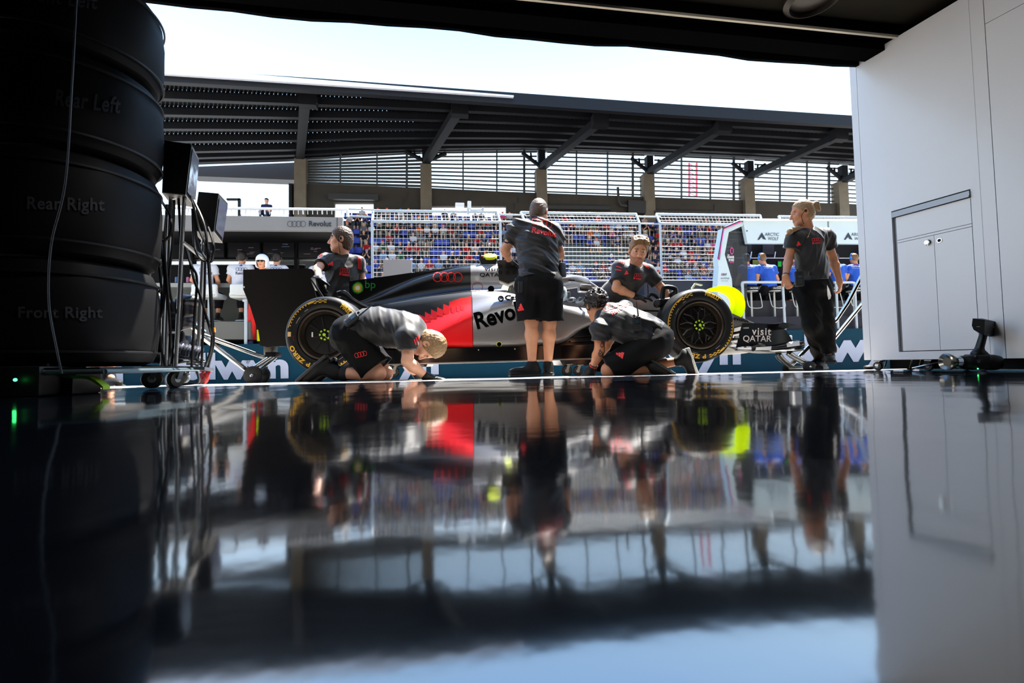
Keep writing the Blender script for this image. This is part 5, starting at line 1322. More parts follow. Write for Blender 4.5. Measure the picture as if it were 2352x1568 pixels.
f.body(dict(l=hl)).hairdo('crop', 'grey', 4).shirt(seed=14, amp=.011, fr=44, axis=(.35, 0, 1), sl=.66, hem=-.03, d=.021).legs('shorts', cutf=.97, flare=.02, d=.03, seed=7).shoes(sock=False)
f.glove('l', hl)
f.print_(RINGS, 1219, 514, 1266, 526, h=17); f.print_(text2d('Revolut', .035), 1221, 533, 1277, 545, h=13)
f.print_(bars2d(), 1189, 715, 1204, 712, h=17, tgt=f.lg)
for k in range(3): f.print_(poly2d([(0, 0), (1, 0), (1, 20), (0, 20)]), 1190+4*k, 672, 1191.2+4*k, 672, h=26, tgt=f.lg, m=mat('stripe_grey', (58, 58, 62)))
radio('two-way radio on the right hip of the standing person', pt(1290, 620, 4.3), UP-RT*.05, -FW+RT*.8, ant=.03, size=(.07, .05, .13))
# ---------------------------------------------------------------- kneeling fair-haired man on the left
DK = 3.72
f = Fig('person with short fair hair kneeling on all fours beside the rear tyre', dict(hd=(984, 793, 3.70), nk=(957, 772, 3.72), ch=(918, 757, 3.74), wa=(862, 748, 3.76), pe=(806, 768, 3.78),
    sl=(938, 776, 3.58), sr=(934, 766, 3.93), el=(935, 829, 3.55), er=(940, 838, 4.02), wl=(980, 866, 3.60), wr=(955, 858, 4.12), hl=(806, 780, 3.70), hr=(812, 782, 3.88), kl=(868, 857, 3.70), kr=(885, 857, 3.92),
    al=(772, 857, 3.68), ar=(790, 860, 3.90), tl=(712, 872, 3.66), tr=(735, 872, 3.88)), face=-UP*.93-RT*.30, hup=RT, front=-UP, skin='fair', h=.0055, build=1.05, hs=1.02)
f.hair = 'blond'
hl = dict(fd=RT*.95-UP*.12, back=UP, ts=-1, curl=.12, s=.98); hr_ = dict(fd=RT*.3-UP*.6+FW*.3, back=UP*.5-FW*.3+RT*.4, ts=1, curl=.6)
f.body(dict(l=hl, r=hr_)).hairdo('short', 'blond', 6, fringe=.01).shirt(seed=21, amp=.0045, fr=40, axis=(1, 0, .3), sl=.52, hem=.02).legs('shorts', cutf=.86, flare=.015, d=.026, seed=4)
J = f.J
# shoes: tucked under with the soles turned back
for a in 'lr':
    an = J['a'+a]; hl_up = pt(*((742, 826, 3.66) if a == 'l' else (760, 832, 3.88))); toe = pt(*((694, 868, 3.64) if a == 'l' else (716, 868, 3.86))); side = FW
    td = (toe-hl_up).normalized(); nrm = unit(td.cross(FW)); 
    if nrm.dot(an-hl_up) < 0: nrm = -nrm
    c = (toe+hl_up)/2+nrm*.03; M_ = cols3(td.cross(nrm), td, nrm)
    S = SDF(.005); S.ell(c, (.047, .145, .042), M_, k=.02); S.ell(an+td*.0-nrm*.01, (.044, .05, .055), M_, k=.04); S.cone(an, c-td*.04, .045, .042, k=.04); S.build('shoe', mshoe, f.T)
    S = SDF(.005); S.box(c-nrm*.032, (.046, .148, .013), M_, rd=.011); S.build('sole', msole, f.T)
    S = SDF(.005); S.cone(an+(an-J['k'+a]).normalized()*.03, an.lerp(J['k'+a], .26), .043, .047, caps=[(an.lerp(J['k'+a], .26), J['k'+a]-an)]); S.build('sock', msock, f.T)
f.glove('l', hl); f.glove('r', hr_)
f.print_(RINGS, 816, 823, 844, 816, h=12, tgt=f.lg)
f.print_(bars2d(), 750, 857, 757, 857, h=12, tgt=[o for o in f.T.children if o.name.startswith('sock')][0], m=mlwht)
for k in range(3): f.print_(poly2d([(0, 0), (1, 0), (1, 12), (0, 12)]), 955+4.2*k-1, 792-5*k, 957+4.2*k, 791-5*k, h=13)
radio('two-way radio on the belt of the fair-haired kneeling person', pt(808, 734, 3.60), RT*.75+UP*.62, -FW+UP*.7-RT*.3, ant=.14)
# ---------------------------------------------------------------- kneeling curly-haired man on the right
f = Fig('person with dark curly hair kneeling by the front tyre, radio on belt', dict(hd=(1369, 703, 4.12), nk=(1392, 719, 4.06), ch=(1424, 742, 4.02), wa=(1466, 757, 3.98), pe=(1502, 782, 3.96),
    sl=(1378, 752, 3.94), sr=(1432, 712, 4.22), el=(1377, 804, 3.92), er=(1400, 780, 4.35), wl=(1362, 842, 4.04), wr=(1370, 830, 4.35), hl=(1496, 790, 3.90), hr=(1508, 784, 4.06), kl=(1398, 850, 3.92), kr=(1440, 846, 4.25),
    al=(1500, 846, 3.90), ar=(1556, 830, 4.02), tl=(1545, 852, 3.9), tr=(1590, 850, 4.0)), face=FW*.95-RT*.12-UP*.42, front=-UP*.8+FW*.4, skin='tan', h=.0055, build=1.05, hs=1.0)
f.hair = 'dark'
hl = dict(fd=-UP*.7-RT*.5+FW*.1, back=-FW*.8-RT*.4, ts=-1, curl=.55)
f.body(dict(l=hl)).hairdo('curly', 'dark', 8).shirt(seed=33, amp=.006, fr=42, axis=(.6, 0, 1), sl=.62, hem=.0).legs('shorts', cutf=.97, flare=.012, d=.026, seed=9)
J = f.J
for a, hp_, tp in (('l', (1497, 832, 3.88), (1537, 856, 3.86)), ('r', (1578, 810, 4.0), (1594, 855, 3.98))):
    an = J['a'+a]; h0 = pt(*hp_); toe = pt(*tp); td = (toe-h0).normalized(); nrm = unit(td.cross(FW))
    if nrm.dot(an-h0) < 0: nrm = -nrm
    L_ = max(.125, (toe-h0).length*.58); c = (h0+toe)/2+nrm*.022; M_ = cols3(td.cross(nrm), td, nrm)
    S = SDF(.005); S.ell(c, (.046, L_, .042), M_, k=.02); S.cone(an, c-td*.05, .042, .042, k=.04); S.build('shoe', mshoe, f.T)
    S = SDF(.005); S.box(c-nrm*.034, (.045, L_, .012), M_, rd=.010); S.build('sole', mat('sole_white', (196, 194, 190), rough=.6) if a == 'r' else msole, f.T)
f.glove('l', hl); f.band('l', mprint, .10, .036, .004)
f.print_(([(x, y) for x, y in RINGS[0]], RINGS[1]), 1388, 717, 1436, 697, h=17); f.print_(text2d('Revolut', .035), 1407, 724, 1446, 700, h=11)
f.print_(bars2d(), 1413, 812, 1430, 824, h=14, tgt=f.lg)
tat = mat('tattoo_ink', (74, 62, 58), rough=.55)
f.print_(join2d((rings2d(1, 1, .35, seg=9), (0, 0, 1, 1)), (rings2d(1, 1, .5, seg=7), (.3, .7, .55, .9))), 1374, 819, 1385, 819, h=17, tgt=f.bodyo, m=tat, name='tattoo')
f.print_(join2d((rings2d(1, 1, .4, seg=8), (0, 0, 1, 1)), (rings2d(1, 1, .6, seg=5), (.2, 1.6, .7, .8))), 1377, 797, 1386, 799, h=18, tgt=f.bodyo, m=mat('tattoo_red', (120, 50, 46), rough=.55), name='tattoo')
f.print_(poly2d([(0, 0), (5, .6), (7, .1), (9, 1), (6, 1.6), (2, 1.5), (0, 1)]), 1420, 848, 1450, 842, h=7, tgt=f.bodyo, m=tat, name='tattoo')
radio('two-way radio on the belt of the curly-haired kneeling person', pt(1463, 744, 3.80), UP*.95-RT*.12, -FW+UP*.3, ant=.12, size=(.062, .034, .115))
# ---------------------------------------------------------------- bearded man leaning over the nose
f = Fig('bearded person with wavy fair hair leaning over the car nose', dict(hd=(1466, 576, 4.75), nk=(1459, 608, 4.90), ch=(1440, 645, 4.98), wa=(1412, 676, 5.2), pe=(1385, 700, 5.45),
    sl=(1424, 614, 4.94), sr=(1488, 624, 4.96), el=(1415, 661, 4.86), er=(1519, 660, 4.98), wl=(1462, 681, 4.92), wr=(1537, 684, 5.0), hl=(1370, 712, 5.5), hr=(1400, 712, 5.5), kl=(1372, 775, 5.55), kr=(1400, 775, 5.5),
    al=(1372, 833, 5.65), ar=(1400, 833, 5.6), tl=(1372, 846, 5.45), tr=(1400, 846, 5.4)), face=toward*.85-UP*.28-RT*.10, hup=UP+RT*.12, front=toward, skin='mid', h=.0055, build=1.0, hs=1.08)
f.hair = 'sandy'; f.beard = True
hl = dict(fd=RT*.95-UP*.1, back=UP*.9+toward*.3, ts=1, curl=.2); hr_ = dict(fd=RT*.3+toward*.3-UP*.6, back=RT*.5+UP*.4, ts=1, curl=.6)
f.body(dict(l=hl, r=hr_)).hairdo('quiff', 'sandy', 3, fringe=.012).shirt(seed=40, amp=.006, fr=24, sl=.70).legs('trousers').shoes(sock=False)
f.glove('l', hl); f.glove('r', hr_)
f.print_(bars2d(), 1434, 631, 1444, 629, h=9); f.print_(RINGS, 1457, 635.5, 1475, 635, h=8); f.print_(text2d('Revolut', .05), 1455, 640.5, 1472, 643, h=5)
for k in range(3): f.print_(poly2d([(0, 0), (1, 0), (1, 3), (0, 3)]), 1421+4.5*k, 602+2*k, 1424+4.5*k, 603+2*k, h=13)
f.print_(text2d('stake', .05), 1415, 612, 1429, 617, h=3.5); f.print_(text2d('adidas', .05), 1412.5, 620, 1427, 622, h=3.5)
for k in range(3): f.print_(poly2d([(0, 0), (1, 0), (1, 3), (0, 3)]), 1481+3.6*k, 611+3.2*k, 1485+3.6*k, 608+3.5*k, h=7)
MB().path([f.hp(-.083, -.01, .05), f.hp(-.089, -.01, .0), f.hp(-.085, .03, -.05)], .008, sm=3).build('headset', mblk, f.T)
# ---------------------------------------------------------------- man behind the rear wing
f = Fig('person in black shirt behind the rear wing, looking left', dict(hd=(783, 551, 5.5), nk=(788, 588, 5.55), ch=(787, 628, 5.55), wa=(788, 672, 5.55), pe=(790, 712, 5.55),
    sl=(748, 597, 5.52), sr=(822, 602, 5.6), el=(728, 618, 5.28), er=(833, 645, 5.62), wl=(733, 642, 5.10), wr=(830, 690, 5.6), hl=(772, 722, 5.55), hr=(808, 722, 5.55), kl=(772, 782, 5.5), kr=(808, 782, 5.5),
    al=(772, 848, 5.6), ar=(808, 848, 5.6), tl=(768, 862, 5.4), tr=(808, 862, 5.4)), face=-RT*.97+toward*.25, front=toward, skin='fair', h=.006, build=1.05, hs=1.18, bs=1.05)
hl = dict(fd=-UP*.9+RT*.25, back=toward*.9-RT*.2, ts=-1, curl=.4, s=1.05)
f.body(dict(l=hl)).hairdo('short', 'brown', 9, fringe=.018).shirt(seed=50, amp=.0045, fr=36, sl=.60).legs('trousers').shoes(sock=False)
f.glove('l', hl, m=mglove); 
f.print_(bars2d(), 752, 608, 766, 611, h=10); f.print_(RINGS, 781, 626, 803, 627, h=11); f.print_(text2d('Revolut', .05), 779, 631.5, 801, 634.5, h=6)
for k in range(3): f.print_(poly2d([(0, 0), (1, 0), (1, 9), (0, 9)]), 822+3.2*k, 617+k, 824+3.2*k, 617+k, h=30-2*k)
f.print_(poly2d([(0, 0), (1, 0), (1, 1), (0, 1)]), 735, 590, 744, 577, h=4)
m = MB(); m.ell(f.hp(-.088, -.006, -.004) if (f.hp(-.088, 0, 0)-CAM).length < (f.hp(.088, 0, 0)-CAM).length else f.hp(.088, -.006, -.004), .013); sg = -1 if (f.hp(-.088, 0, 0)-CAM).length < (f.hp(.088, 0, 0)-CAM).length else 1
m.path([f.hp(sg*.09, 0, -.01), f.hp(sg*.085, .012, -.06), f.hp(sg*.08, .004, -.12), f.hp(sg*.085, -.004, -.17)], .0028, sm=4, n=6); m.build('earpiece', mblk, f.T)
# ---------------------------------------------------------------- woman walking
f = Fig('person with tied-back blond hair walking past the white cabinet in black', dict(hd=(1842, 489, 4.92), nk=(1857, 531, 4.95), ch=(1858, 570, 4.94), wa=(1866, 615, 4.94), pe=(1868, 655, 4.94),
    sl=(1823, 545, 4.92), sr=(1896, 541, 4.98), el=(1812, 592, 4.95), er=(1913, 594, 5.02), wl=(1804, 635, 4.80), wr=(1928, 644, 4.95), hl=(1850, 662, 4.93), hr=(1886, 660, 4.96), kl=(1866, 745, 4.86), kr=(1893, 738, 4.90),
    al=(1888, 826, 5.12), ar=(1905, 812, 4.86), tl=(1880, 842, 4.98), tr=(1908, 828, 4.68)), face=-RT*.95+FW*.22-UP*.2, hup=UP, front=toward, skin='tan', h=.0055, build=.88, hs=1.02, bs=.98)
f.hair = 'blond'
hl = dict(fd=-UP*.9+RT*.15+toward*.2, back=toward*.5-RT*.85, ts=1, curl=.75, s=.95); hr_ = dict(fd=-UP*.92+RT*.1, back=RT*.6+toward*.7, ts=-1, curl=.6, s=.95)
f.body(dict(l=hl, r=hr_)).hairdo('bun', 'blond', 5, fringe=-.005).shirt(seed=60, amp=.007, fr=36, sl=.55, d=.018, hem=-.045).legs('trousers', seed=12, d=.022, flare=-.004, amp=.008).shoes(sock=False)
S = SDF(.005); S.cone(pt(1834, 523, 4.86), pt(1815, 531, 4.84), .02, .024, k=.02).cone(pt(1815, 531, 4.84), pt(1806, 542, 4.84), .024, .012, k=.02); S.disp = fold(.003, 120, 3); S.build('ponytail', HAIR['blond'], f.T)
f.print_(bars2d(), 1829.5, 566, 1840, 562, h=10); f.print_(RINGS, 1865, 554.5, 1886, 553.5, h=8); f.print_(text2d('Revolut', .05), 1866, 561, 1885, 559.5, h=5)
f.band('l', mat('band_black', (12, 12, 12)), .06, .033, .006)
MB().box(pt(1861, 628, 4.80), (.03, .012, .04), None, bev=.003).build('buckle', mat('buckle', (70, 66, 60), metal=.8, rough=.35), f.T)
sg = -1 if (f.hp(-.088, 0, 0)-CAM).length < (f.hp(.088, 0, 0)-CAM).length else 1
m = MB(); m.ell(f.hp(sg*.088, -.004, 0), .012); m.path([f.hp(sg*.09, .004, -.005), f.hp(sg*.088, .035, -.03), f.hp(sg*.075, .04, -.08), f.hp(sg*.07, .03, -.12)], .0028, sm=4, n=6); m.build('earpiece', mblk, f.T)
bs_ = bvh_of(f.sh, f.bodyo); pp = [bs_.ray_cast(CAM, ray(x, y).normalized())[0] for x, y in ((1838, 524), (1843, 533), (1848, 541), (1853, 547), (1857, 541), (1861, 532), (1864, 524))]
pp = [p-ray(1850, 540).normalized()*.006 for p in pp if p]
if len(pp) > 3:
    m = MB(); m.path(pp, .002, n=5); m.ell(pp[len(pp)//2]-V((0, 0, .008)), (.005, .003, .009)); m.build('necklace', mat('gold', (206, 170, 110), metal=.9, rough=.3), f.T)
radio('two-way radio pack with a red mark on the belt of the walking person', pt(1836, 640, 4.74), UP-RT*.05, toward-RT*.3, ant=.02, size=(.075, .045, .15))
f.print_(poly2d([(0, 0), (3, .4), (5, 3), (4.6, 9), (3, 13), (1.6, 9), (0, 4)]), 1903, 688, 1911, 686, h=34, tgt=f.lg, m=mlwht, name='leg_print')
# ---------------------------------------------------------------- engineers on the grey gantry, seen from behind
mws = mat('shirt_pale_grey', (206, 212, 224), rough=.7, noise=.05, ns=10); mbs = mat('shirt_team_blue', (20, 84, 196), rough=.7, noise=.05, ns=10)
def engineer(x, yh, label, m, lean=0., legs=True, Y=11.0, hair='brown', yseat=None, bs=1.0, phones=None, headgear=True, arms=1.):
    P = lambda px, py, dy=0.: onY(px, py, Y+dy)
    k = proj(P(x, yh))[2]/FPX; o = P(x, yh); X = lambda a, b_, c=0.: o+V((a*bs, c*bs, b_*bs))
    J = dict(hd=X(lean*.45, 0, .08), nk=X(lean*.3, -.19, .03), ch=X(lean*.15, -.37), wa=X(.0, -.54), pe=X(-.02*0, -.70), sl=X(-.18+lean*.25, -.24), sr=X(.18+lean*.25, -.24), el=X(-.25*arms+lean*.1, -.50, .03), er=X(.25*arms+lean*.1, -.50, .03), wl=X(-.17, -.60, .25), wr=X(.17, -.60, .25),
             hl=X(-.09, -.74, .02), hr=X(.09, -.74, .02), kl=X(-.14, -.80, .40), kr=X(.14, -.80, .40), al=X(-.12, -1.22, .36), ar=X(.12, -1.22, .36), tl=X(-.13, -1.30, .54), tr=X(.13, -1.30, .54))
    f = Fig(label, J, face=(0, 1, -.15), front=(0, 1, 0), skin='mid', h=.011, bs=bs, simple=True, group='engineers on the pit wall')
    f.hair = hair; f.body().hairdo('short', hair, int(x)).shirt(m, sl=.55, amp=.004, hem=-.0).legs('trousers', m=mat('engineer_trousers', (14, 15, 20), rough=.8, spec=.2), tl=.62).shoes()
    if phones:
        mh = mat('phone_'+phones, {'black': (16, 16, 18), 'blue': (40, 130, 226)}[phones], rough=.3)
        h = MB(); 
        for t in (-1, 1): h.ell(f.hp(t*.095, -.01, 0), (.025, .04, .045), f.HM)
        h.path([f.hp(-.1, -.01, .03), f.hp(-.075, -.01, .11), f.hp(0, -.01, .145), f.hp(.075, -.01, .11), f.hp(.1, -.01, .03)], .01, sm=4); h.build('headphones', mh, f.T)
    return f
mnv2 = mat('print_navy', (48, 60, 92), rough=.6)
for (x, yh, lab) in ((470, 590, 'engineer in pale shirt seated behind the hanging cables, back turned'), (553, 590, 'engineer in pale shirt seated left of the white helmet, back turned'), (633, 592, 'engineer in pale shirt seated right of the white helmet, back turned'), (738, 594, 'engineer in pale shirt mostly hidden behind the crew member at the rear wing')):
    f = engineer(x, yh, 'person: '+lab, mws, phones='black', hair='dark')
    f.print_(RINGS, x-12, 622, x+15, 622, h=8, m=mnv2); f.print_(text2d('Revolut', .03), x-12, 630.5, x+18, 630.5, h=7, m=mnv2); f.print_(bars2d(), x-4, 611, x+4, 611, h=4, m=mnv2)
for (x, yh, ln, hr_, ph, lab) in ((1718, 593, .0, 'dark', 'blue', 'engineer in bright blue shirt, leftmost on the white gantry'), (1764, 592, -.22, 'sandy', 'blue', 'engineer in bright blue shirt leaning left with blue headphones'), (1826, 588, .0, 'dark', None, 'engineer in bright blue shirt mostly hidden left of the walking person'),
                            (1922, 592, .0, 'dark', None, 'engineer in bright blue shirt half hidden right of the walking person'), (1965, 592, .06, 'sandy', 'blue', 'engineer in bright blue shirt beside the white cabinet edge')):
    f = engineer(x, yh, 'person: '+lab, mbs, lean=ln, phones=ph, hair=hr_, bs=1.02 if ln == 0 else 1.1, arms=1.05)
    f.print_(text2d('BWT', .05), x-6, 607.5, x+7, 608.5, h=3.2, m=mat('print_pink', (222, 60, 120))); f.print_(text2d('ALPINE', .03), x-11, 612.5, x+11, 613.5, h=3.6, m=mat('print_white', (206, 216, 232))); f.print_(text2d('formula team', .0), x-8, 616, x+9, 616.8, h=2, m=mat('print_white', (206, 216, 232)))
# ---------------------------------------------------------------- marshal with a white helmet
f = Fig('person in red overalls and a white open helmet behind the rear wing', dict(hd=(602, 601, 9.93), nk=(602, 624, 9.95), ch=(600, 648, 9.95), wa=(598, 668, 9.95), pe=(596, 690, 9.95), sl=(580, 631, 9.95), sr=(624, 631, 9.95), el=(573, 662, 9.93), er=(632, 662, 9.93), wl=(580, 688, 9.8), wr=(624, 688, 9.8),
    hl=(586, 694, 9.95), hr=(607, 694, 9.95), kl=(580, 740, 9.92), kr=(606, 740, 9.92), al=(577, 780, 9.95), ar=(604, 780, 9.95), tl=(575, 786, 9.8), tr=(604, 786, 9.8)), face=toward*.98+RT*.1, front=toward, skin='mid', h=.009, bs=1.07, hs=1.07)
mred = mat('overall_red', (214, 24, 22), rough=.7)
f.body().shirt(mred, sl=.98, name='overall_top').legs('trousers', m=mred, flare=.01).shoes(m=mat('shoe_blue', (34, 48, 84)))
S = SDF(.009); S.ell(f.hp(0, -.012, .035), (.125, .135, .128), f.HM).box(f.hp(0, -.02, -.06), (.118, .11, .07), f.HM, rd=.05, k=.03).box(f.hp(0, .12, -.05), (.085, .09, .075), f.HM, rd=.02, k=.01, op='s').ell(f.hp(0, 0, -.02), (.1, .11, .13), f.HM, k=.01, op='s'); S.build('helmet', mat('helmet_white', (240, 244, 248), rough=.25), f.T)
m = MB()
for t in (-1, 1): m.ell(f.hp(t*.033, .092, .005), (.028, .012, .02), f.HM)
m.path([f.hp(-.08, .07, .01), f.hp(0, .105, .012), f.hp(.08, .07, .01)], .005); m.build('sunglasses', mblk, f.T)
# ---------------------------------------------------------------- person beyond the tyre stack: only a foot shows
f = Fig('person standing beyond the tyre stack, only bare ankle and laced shoe visible', dict(hd=(262, 440, 3.72), nk=(262, 490, 3.72), ch=(262, 545, 3.72), wa=(262, 600, 3.72), pe=(262, 650, 3.72), sl=(205, 515, 3.75), sr=(318, 515, 3.7), el=(195, 590, 3.75), er=(328, 590, 3.7), wl=(200, 650, 3.65), wr=(324, 650, 3.6),
    hl=(232, 660, 3.72), hr=(284, 660, 3.72), kl=(224, 765, 3.72), kr=(250, 765, 3.72), al=(222, 866, 3.78), ar=(249, 864, 3.70), tl=(232, 880, 3.66), tr=(278, 882, 3.58)), face=RT, front=RT*.6-FW, skin='mid', h=.008, simple=True)
f.body().hairdo('short', 'brown').shirt(h=.01).legs('shorts', cutf=.95).shoes()
# person standing at the railing far behind the grey gantry roof
p = onY(612, 504, 27.5)
q = bpy.data.objects.new('spectator', crowd_data(0, 'navy', 'black', 0)); COL.objects.link(q); q.location = p+V((0, 0, .15)); q.scale = (1.25, 1.25, 1.25)
tag(q, 'spectator in navy shirt leaning on the rail above the grey gantry roof', 'person')
MB().box(p+V((0, .2, -.95)), (8, 2, 1.5)).build('terrace', mtier, label='low concrete terrace behind the grey gantry roof', cat='terrace', smooth=0)
# ================================================================ white cabinet wall on the right
P0 = pt(1985, 826, 4.1); fd_ = V((.172, -.985, 0)).normalized(); fn = V((-fd_.y, fd_.x, 0)); fn = fn if fn.x < 0 else -fn
def fsz(px, py): p = onP(px, py, P0, fn); return ((p-P0).dot(fd_), p.z)
def fw(s_, z, o=0.): return V((P0.x, P0.y, z))+fd_*s_+fn*o
mcab = mat('cabinet_white', (226, 226, 228), rough=.22, spec=.5, noise=.015, ns=2)
mgap = mat('cabinet_gap', (30, 31, 34), rough=.6)
malu = mat('aluminium', (150, 152, 156), rough=.45, metal=.6)
mchr = mat('chrome', (214, 212, 206), rough=.12, metal=1.)
CB = thing('storage_cabinet', 'tall white cabinet wall on castors along the right side', 'cabinet', fw(1.2, 0, -.35))
sg = fsz(2061, 650)[0]; sR = fsz(2231, 500)[0]; sC = fsz(2153, 680)[0]; s1 = fsz(2243, 300)[0]; s2 = fsz(2284, 400)[0]
zb, zt = .088, 2.68; zdb = fsz(2068, 806)[1]; zd1 = fsz(2060, 552)[1]; zd2 = fsz(2061, 558)[1]; zh1 = fsz(2053, 485)[1]; zh0 = fsz(2054, 500)[1]; zpt = fsz(2263, 55)[1]; SE = 3.4
def rect(mb, a, b_, z0, z1, o=0., d=.02): mb.slab([fw(a, z0, o), fw(b_, z0, o), fw(b_, z1, o), fw(a, z1, o)], -fn*d)
m = MB(); rect(m, 0, SE, zb, zt, -.03, .7); m.build('carcass', mgap, CB, smooth=0)
m = MB(); rect(m, 0, .055, zb, zt, 0, .7); m.build('corner_post', mcab, CB, smooth=0)
m = MB(); rect(m, .058, sg-.016, zb, zt); rect(m, sg-.016, s2-.002, zh1+.004, zt); rect(m, sg-.016, s2-.002, zb, zdb-.006); rect(m, sR+.004, s2-.002, zdb-.006, zh1+.004); m.build('front_frame', mcab, CB, smooth=0)
m = MB(); rect(m, s2+.002, SE, zb, zpt-.002); m.build('side_panel', mcab, CB, smooth=0)
m = MB(); rect(m, s2+.002, SE, zpt+.002, zt); m.build('top_panel', mcab, CB, smooth=0)
m = MB(); rect(m, sg+.016, sR, zd1, zh0-.003); m.build('drawer', mcab, CB, smooth=0)
m = MB(); rect(m, sg+.016, sR, zd2+.001, zd1-.004); m.build('divider', mcab, CB, smooth=0)
m = MB(); rect(m, sg+.016, sC-.0015, zdb, zd2-.003); dL = m.build('door', mcab, CB, smooth=0)
m = MB(); rect(m, sC+.0015, sR, zdb, zd2-.003); dR = m.build('door', mcab, CB, smooth=0)
m = MB(); rect(m, sg-.016, sg+.017, zdb, zh0, -.022, .006); m.build('edge_profile', mat('profile_grey', (128, 130, 132), rough=.35, metal=.6), CB, smooth=0)
m = MB(); rect(m, sg-.006, sR+.002, zh0, zh1-.008, .012, .02); rect(m, sg-.006, sR+.002, zh0, zh0+.012, .02, .02); m.build('grip_rail', malu, CB, smooth=0)
m = MB(); rect(m, s1-.0012, s1+.0012, zb, zt, .0008, .001); m.build('panel_seam', mat('seam_grey', (176, 176, 178)), CB, smooth=0)
c = fw(*fsz(2132, 557), 0); MB().lathe(c, fn, [(.002, .022), (.016, .022), (.017, .01), (.022, .006), (.022, 0), (.002, 0)], 24).build('lock_knob', mchr, dL)
c = fw(*fsz(2158, 552), 0); MB().lathe(c, fn, [(.002, .002), (.012, .002), (.012, 0), (.002, 0)], 24).build('lock_hole', mblk, dR); MB().lathe(c, fn, [(.012, 0), (.017, 0), (.017, .004), (.012, .004)], 24, closed=True).build('lock_ring', mchr, dR)
m = MB(); rect(m, .12, SE, .012, zb, -.13, .5); m.build('skirt', mblk, CB, smooth=0)
def castor(parent, c, r, ax, mw, mf, fork=True, w=.03, hub=None):
    """c = wheel centre"""
    m = MB(); m.lathe(V(c)-V(ax).normalized()*w/2, ax, [(r*.3, 0), (r*.9, 0), (r, w*.2), (r, w*.8), (r*.9, w), (r*.3, w)], 28); wh = m.build('castor_wheel', mw, parent)
    m = MB(); m.lathe(V(c)-V(ax).normalized()*(w/2+.002), ax, [(.004, 0), (r*.38, 0), (r*.38, w+.004), (.004, w+.004)], 18); m.build('castor_hub', hub or malu, wh)
    if fork:
        a = V(ax).normalized(); m = MB()
        for t in (-1, 1): m.bar(V(c)+a*t*(w/2+.006), V(c)+a*t*(w/2+.006)+V((.02, 0, r*1.15)), .026, .004, a)
        m.box(V(c)+V((.02, 0, r*1.2)), (.06, .06, .008)); m.build('castor_fork', mf, parent)
mrub = mat('castor_rubber', (18, 18, 19), rough=.5)
for s_, o_ in ((.07, -.06), (.22, -.22), (.42, -.10), (.56, -.30), (.75, -.12), (1.95, -.10), (2.2, -.2)):
    castor(CB, fw(s_, .036, o_), .036, fn, mrub, mchr, w=.028)
m = MB()
for s_ in (.12, .30, .36, .50, .64, .70): MB().tube(fw(s_, .02, -.05-.1*s_), fw(s_+.02, zb, -.05-.1*s_), .006).build('foot_strut', mchr, CB)
m = MB(); m.tube(fw(.33, .02, -.06), fw(.52, .07, -.08), .006); m.build('foot_strut', mchr, CB)
m = MB(); m.ell(fw(-.03, .024, -.10), (.05, .04, .02)); m.tube(fw(-.03, .02, -.1), fw(.07, .03, -.1), .012); m.build('foot_pedal', mblk, CB)
# wheel gun leaning on its battery in front of the cabinet
DG = 3.22
G = thing('wheel_gun', 'black battery wheel gun with chrome socket standing before the white cabinet', 'tool', V((*pt(2235, 850, DG).xy, 0)))
mgb = mat('gun_black', (8, 8, 10), rough=.45, spec=.35); k = DG/FPX
gx, gy = RT, UP; gc = pt(2250, 832, DG); gdep = FW
GM = cols3(gx, gy, gdep)
S = SDF(.0035); S.box(gc+gx*.02, (.115, .045, .045), GM, rd=.03).ell(gc+gx*.075, (.055, .050, .048), GM, k=.02).cone(gc-gx*.115, gc-gx*.06, .045, .05, k=.015).box(gc-gx*.02+gy*.005, (.05, .048, .049), GM, rd=.012, k=.006).cone(gc+gx*.02+gy*.04, gc+gx*.005+gy*.055, .035, .03, k=.02)
S.cut(V((0, 0, .003)), (0, 0, -1)); S.build('motor_housing', mgb, G)
S = SDF(.0035); S.cone(pt(2243, 822, DG), pt(2259, 768, DG), .026, .021, k=.01).ell(pt(2250, 812, DG), (.05, .02, .034), GM, k=.03); S.build('handle', mgb, G)
m = MB(); pf = [(2234, 731), (2262, 734), (2261, 769), (2236, 757), (2232, 747)]; pb = [(2252, 731), (2290, 740), (2288, 767), (2262, 771), (2262, 760)]
m.loft([[pt(x, y, DG-.05) for x, y in pf], [pt(x, y, DG+.07) for x, y in [(2256, 731), (2290, 738.5), (2289, 765), (2276, 773), (2258, 771)]]]); m.fixn(); bt = m.build('battery', mgb, G, smooth=0)
MB().box(pt(2246.5, 750, DG-.052), (.016, .002, .014), GM).build('sticker', mlwht, G); MB().box(pt(2277, 751, DG-.0), (.04, .004, .012), GM).build('red_mark', mat('gun_red', (110, 24, 24)), G)
m = MB(); m.lathe(pt(2212, 831, DG), -gx, [(.002, 0), (.036, 0), (.037, .03), (.034, .06), (.036, .075), (.002, .075)], 32); m.build('socket', mat('socket_chrome', (206, 220, 236), rough=.2, metal=1.), G)
m = MB(); m.lathe(pt(2192, 831, DG), -gx, [(.036, 0), (.052, .03), (.058, .045), (.058, .058), (.05, .064), (.03, .05)], 36); m.build('socket_flange', mat('flange_grey', (120, 116, 108), rough=.25, metal=.9), G)
fr2 = text2d('FR', .03); mark('lettering', ([(-x, -y) for x, y in fr2[0]], fr2[1]), bvh_of(*[o for o in G.children if o.name.startswith('motor')]), 2243, 833, 2251.5, 833, mat('gun_print', (86, 90, 96)), G, h=7, off=.003)
MB().ell(pt(2246, 846.5, DG-.05), .004).build('indicator_light', mat('led_green', (60, 255, 120), emit=6), G)

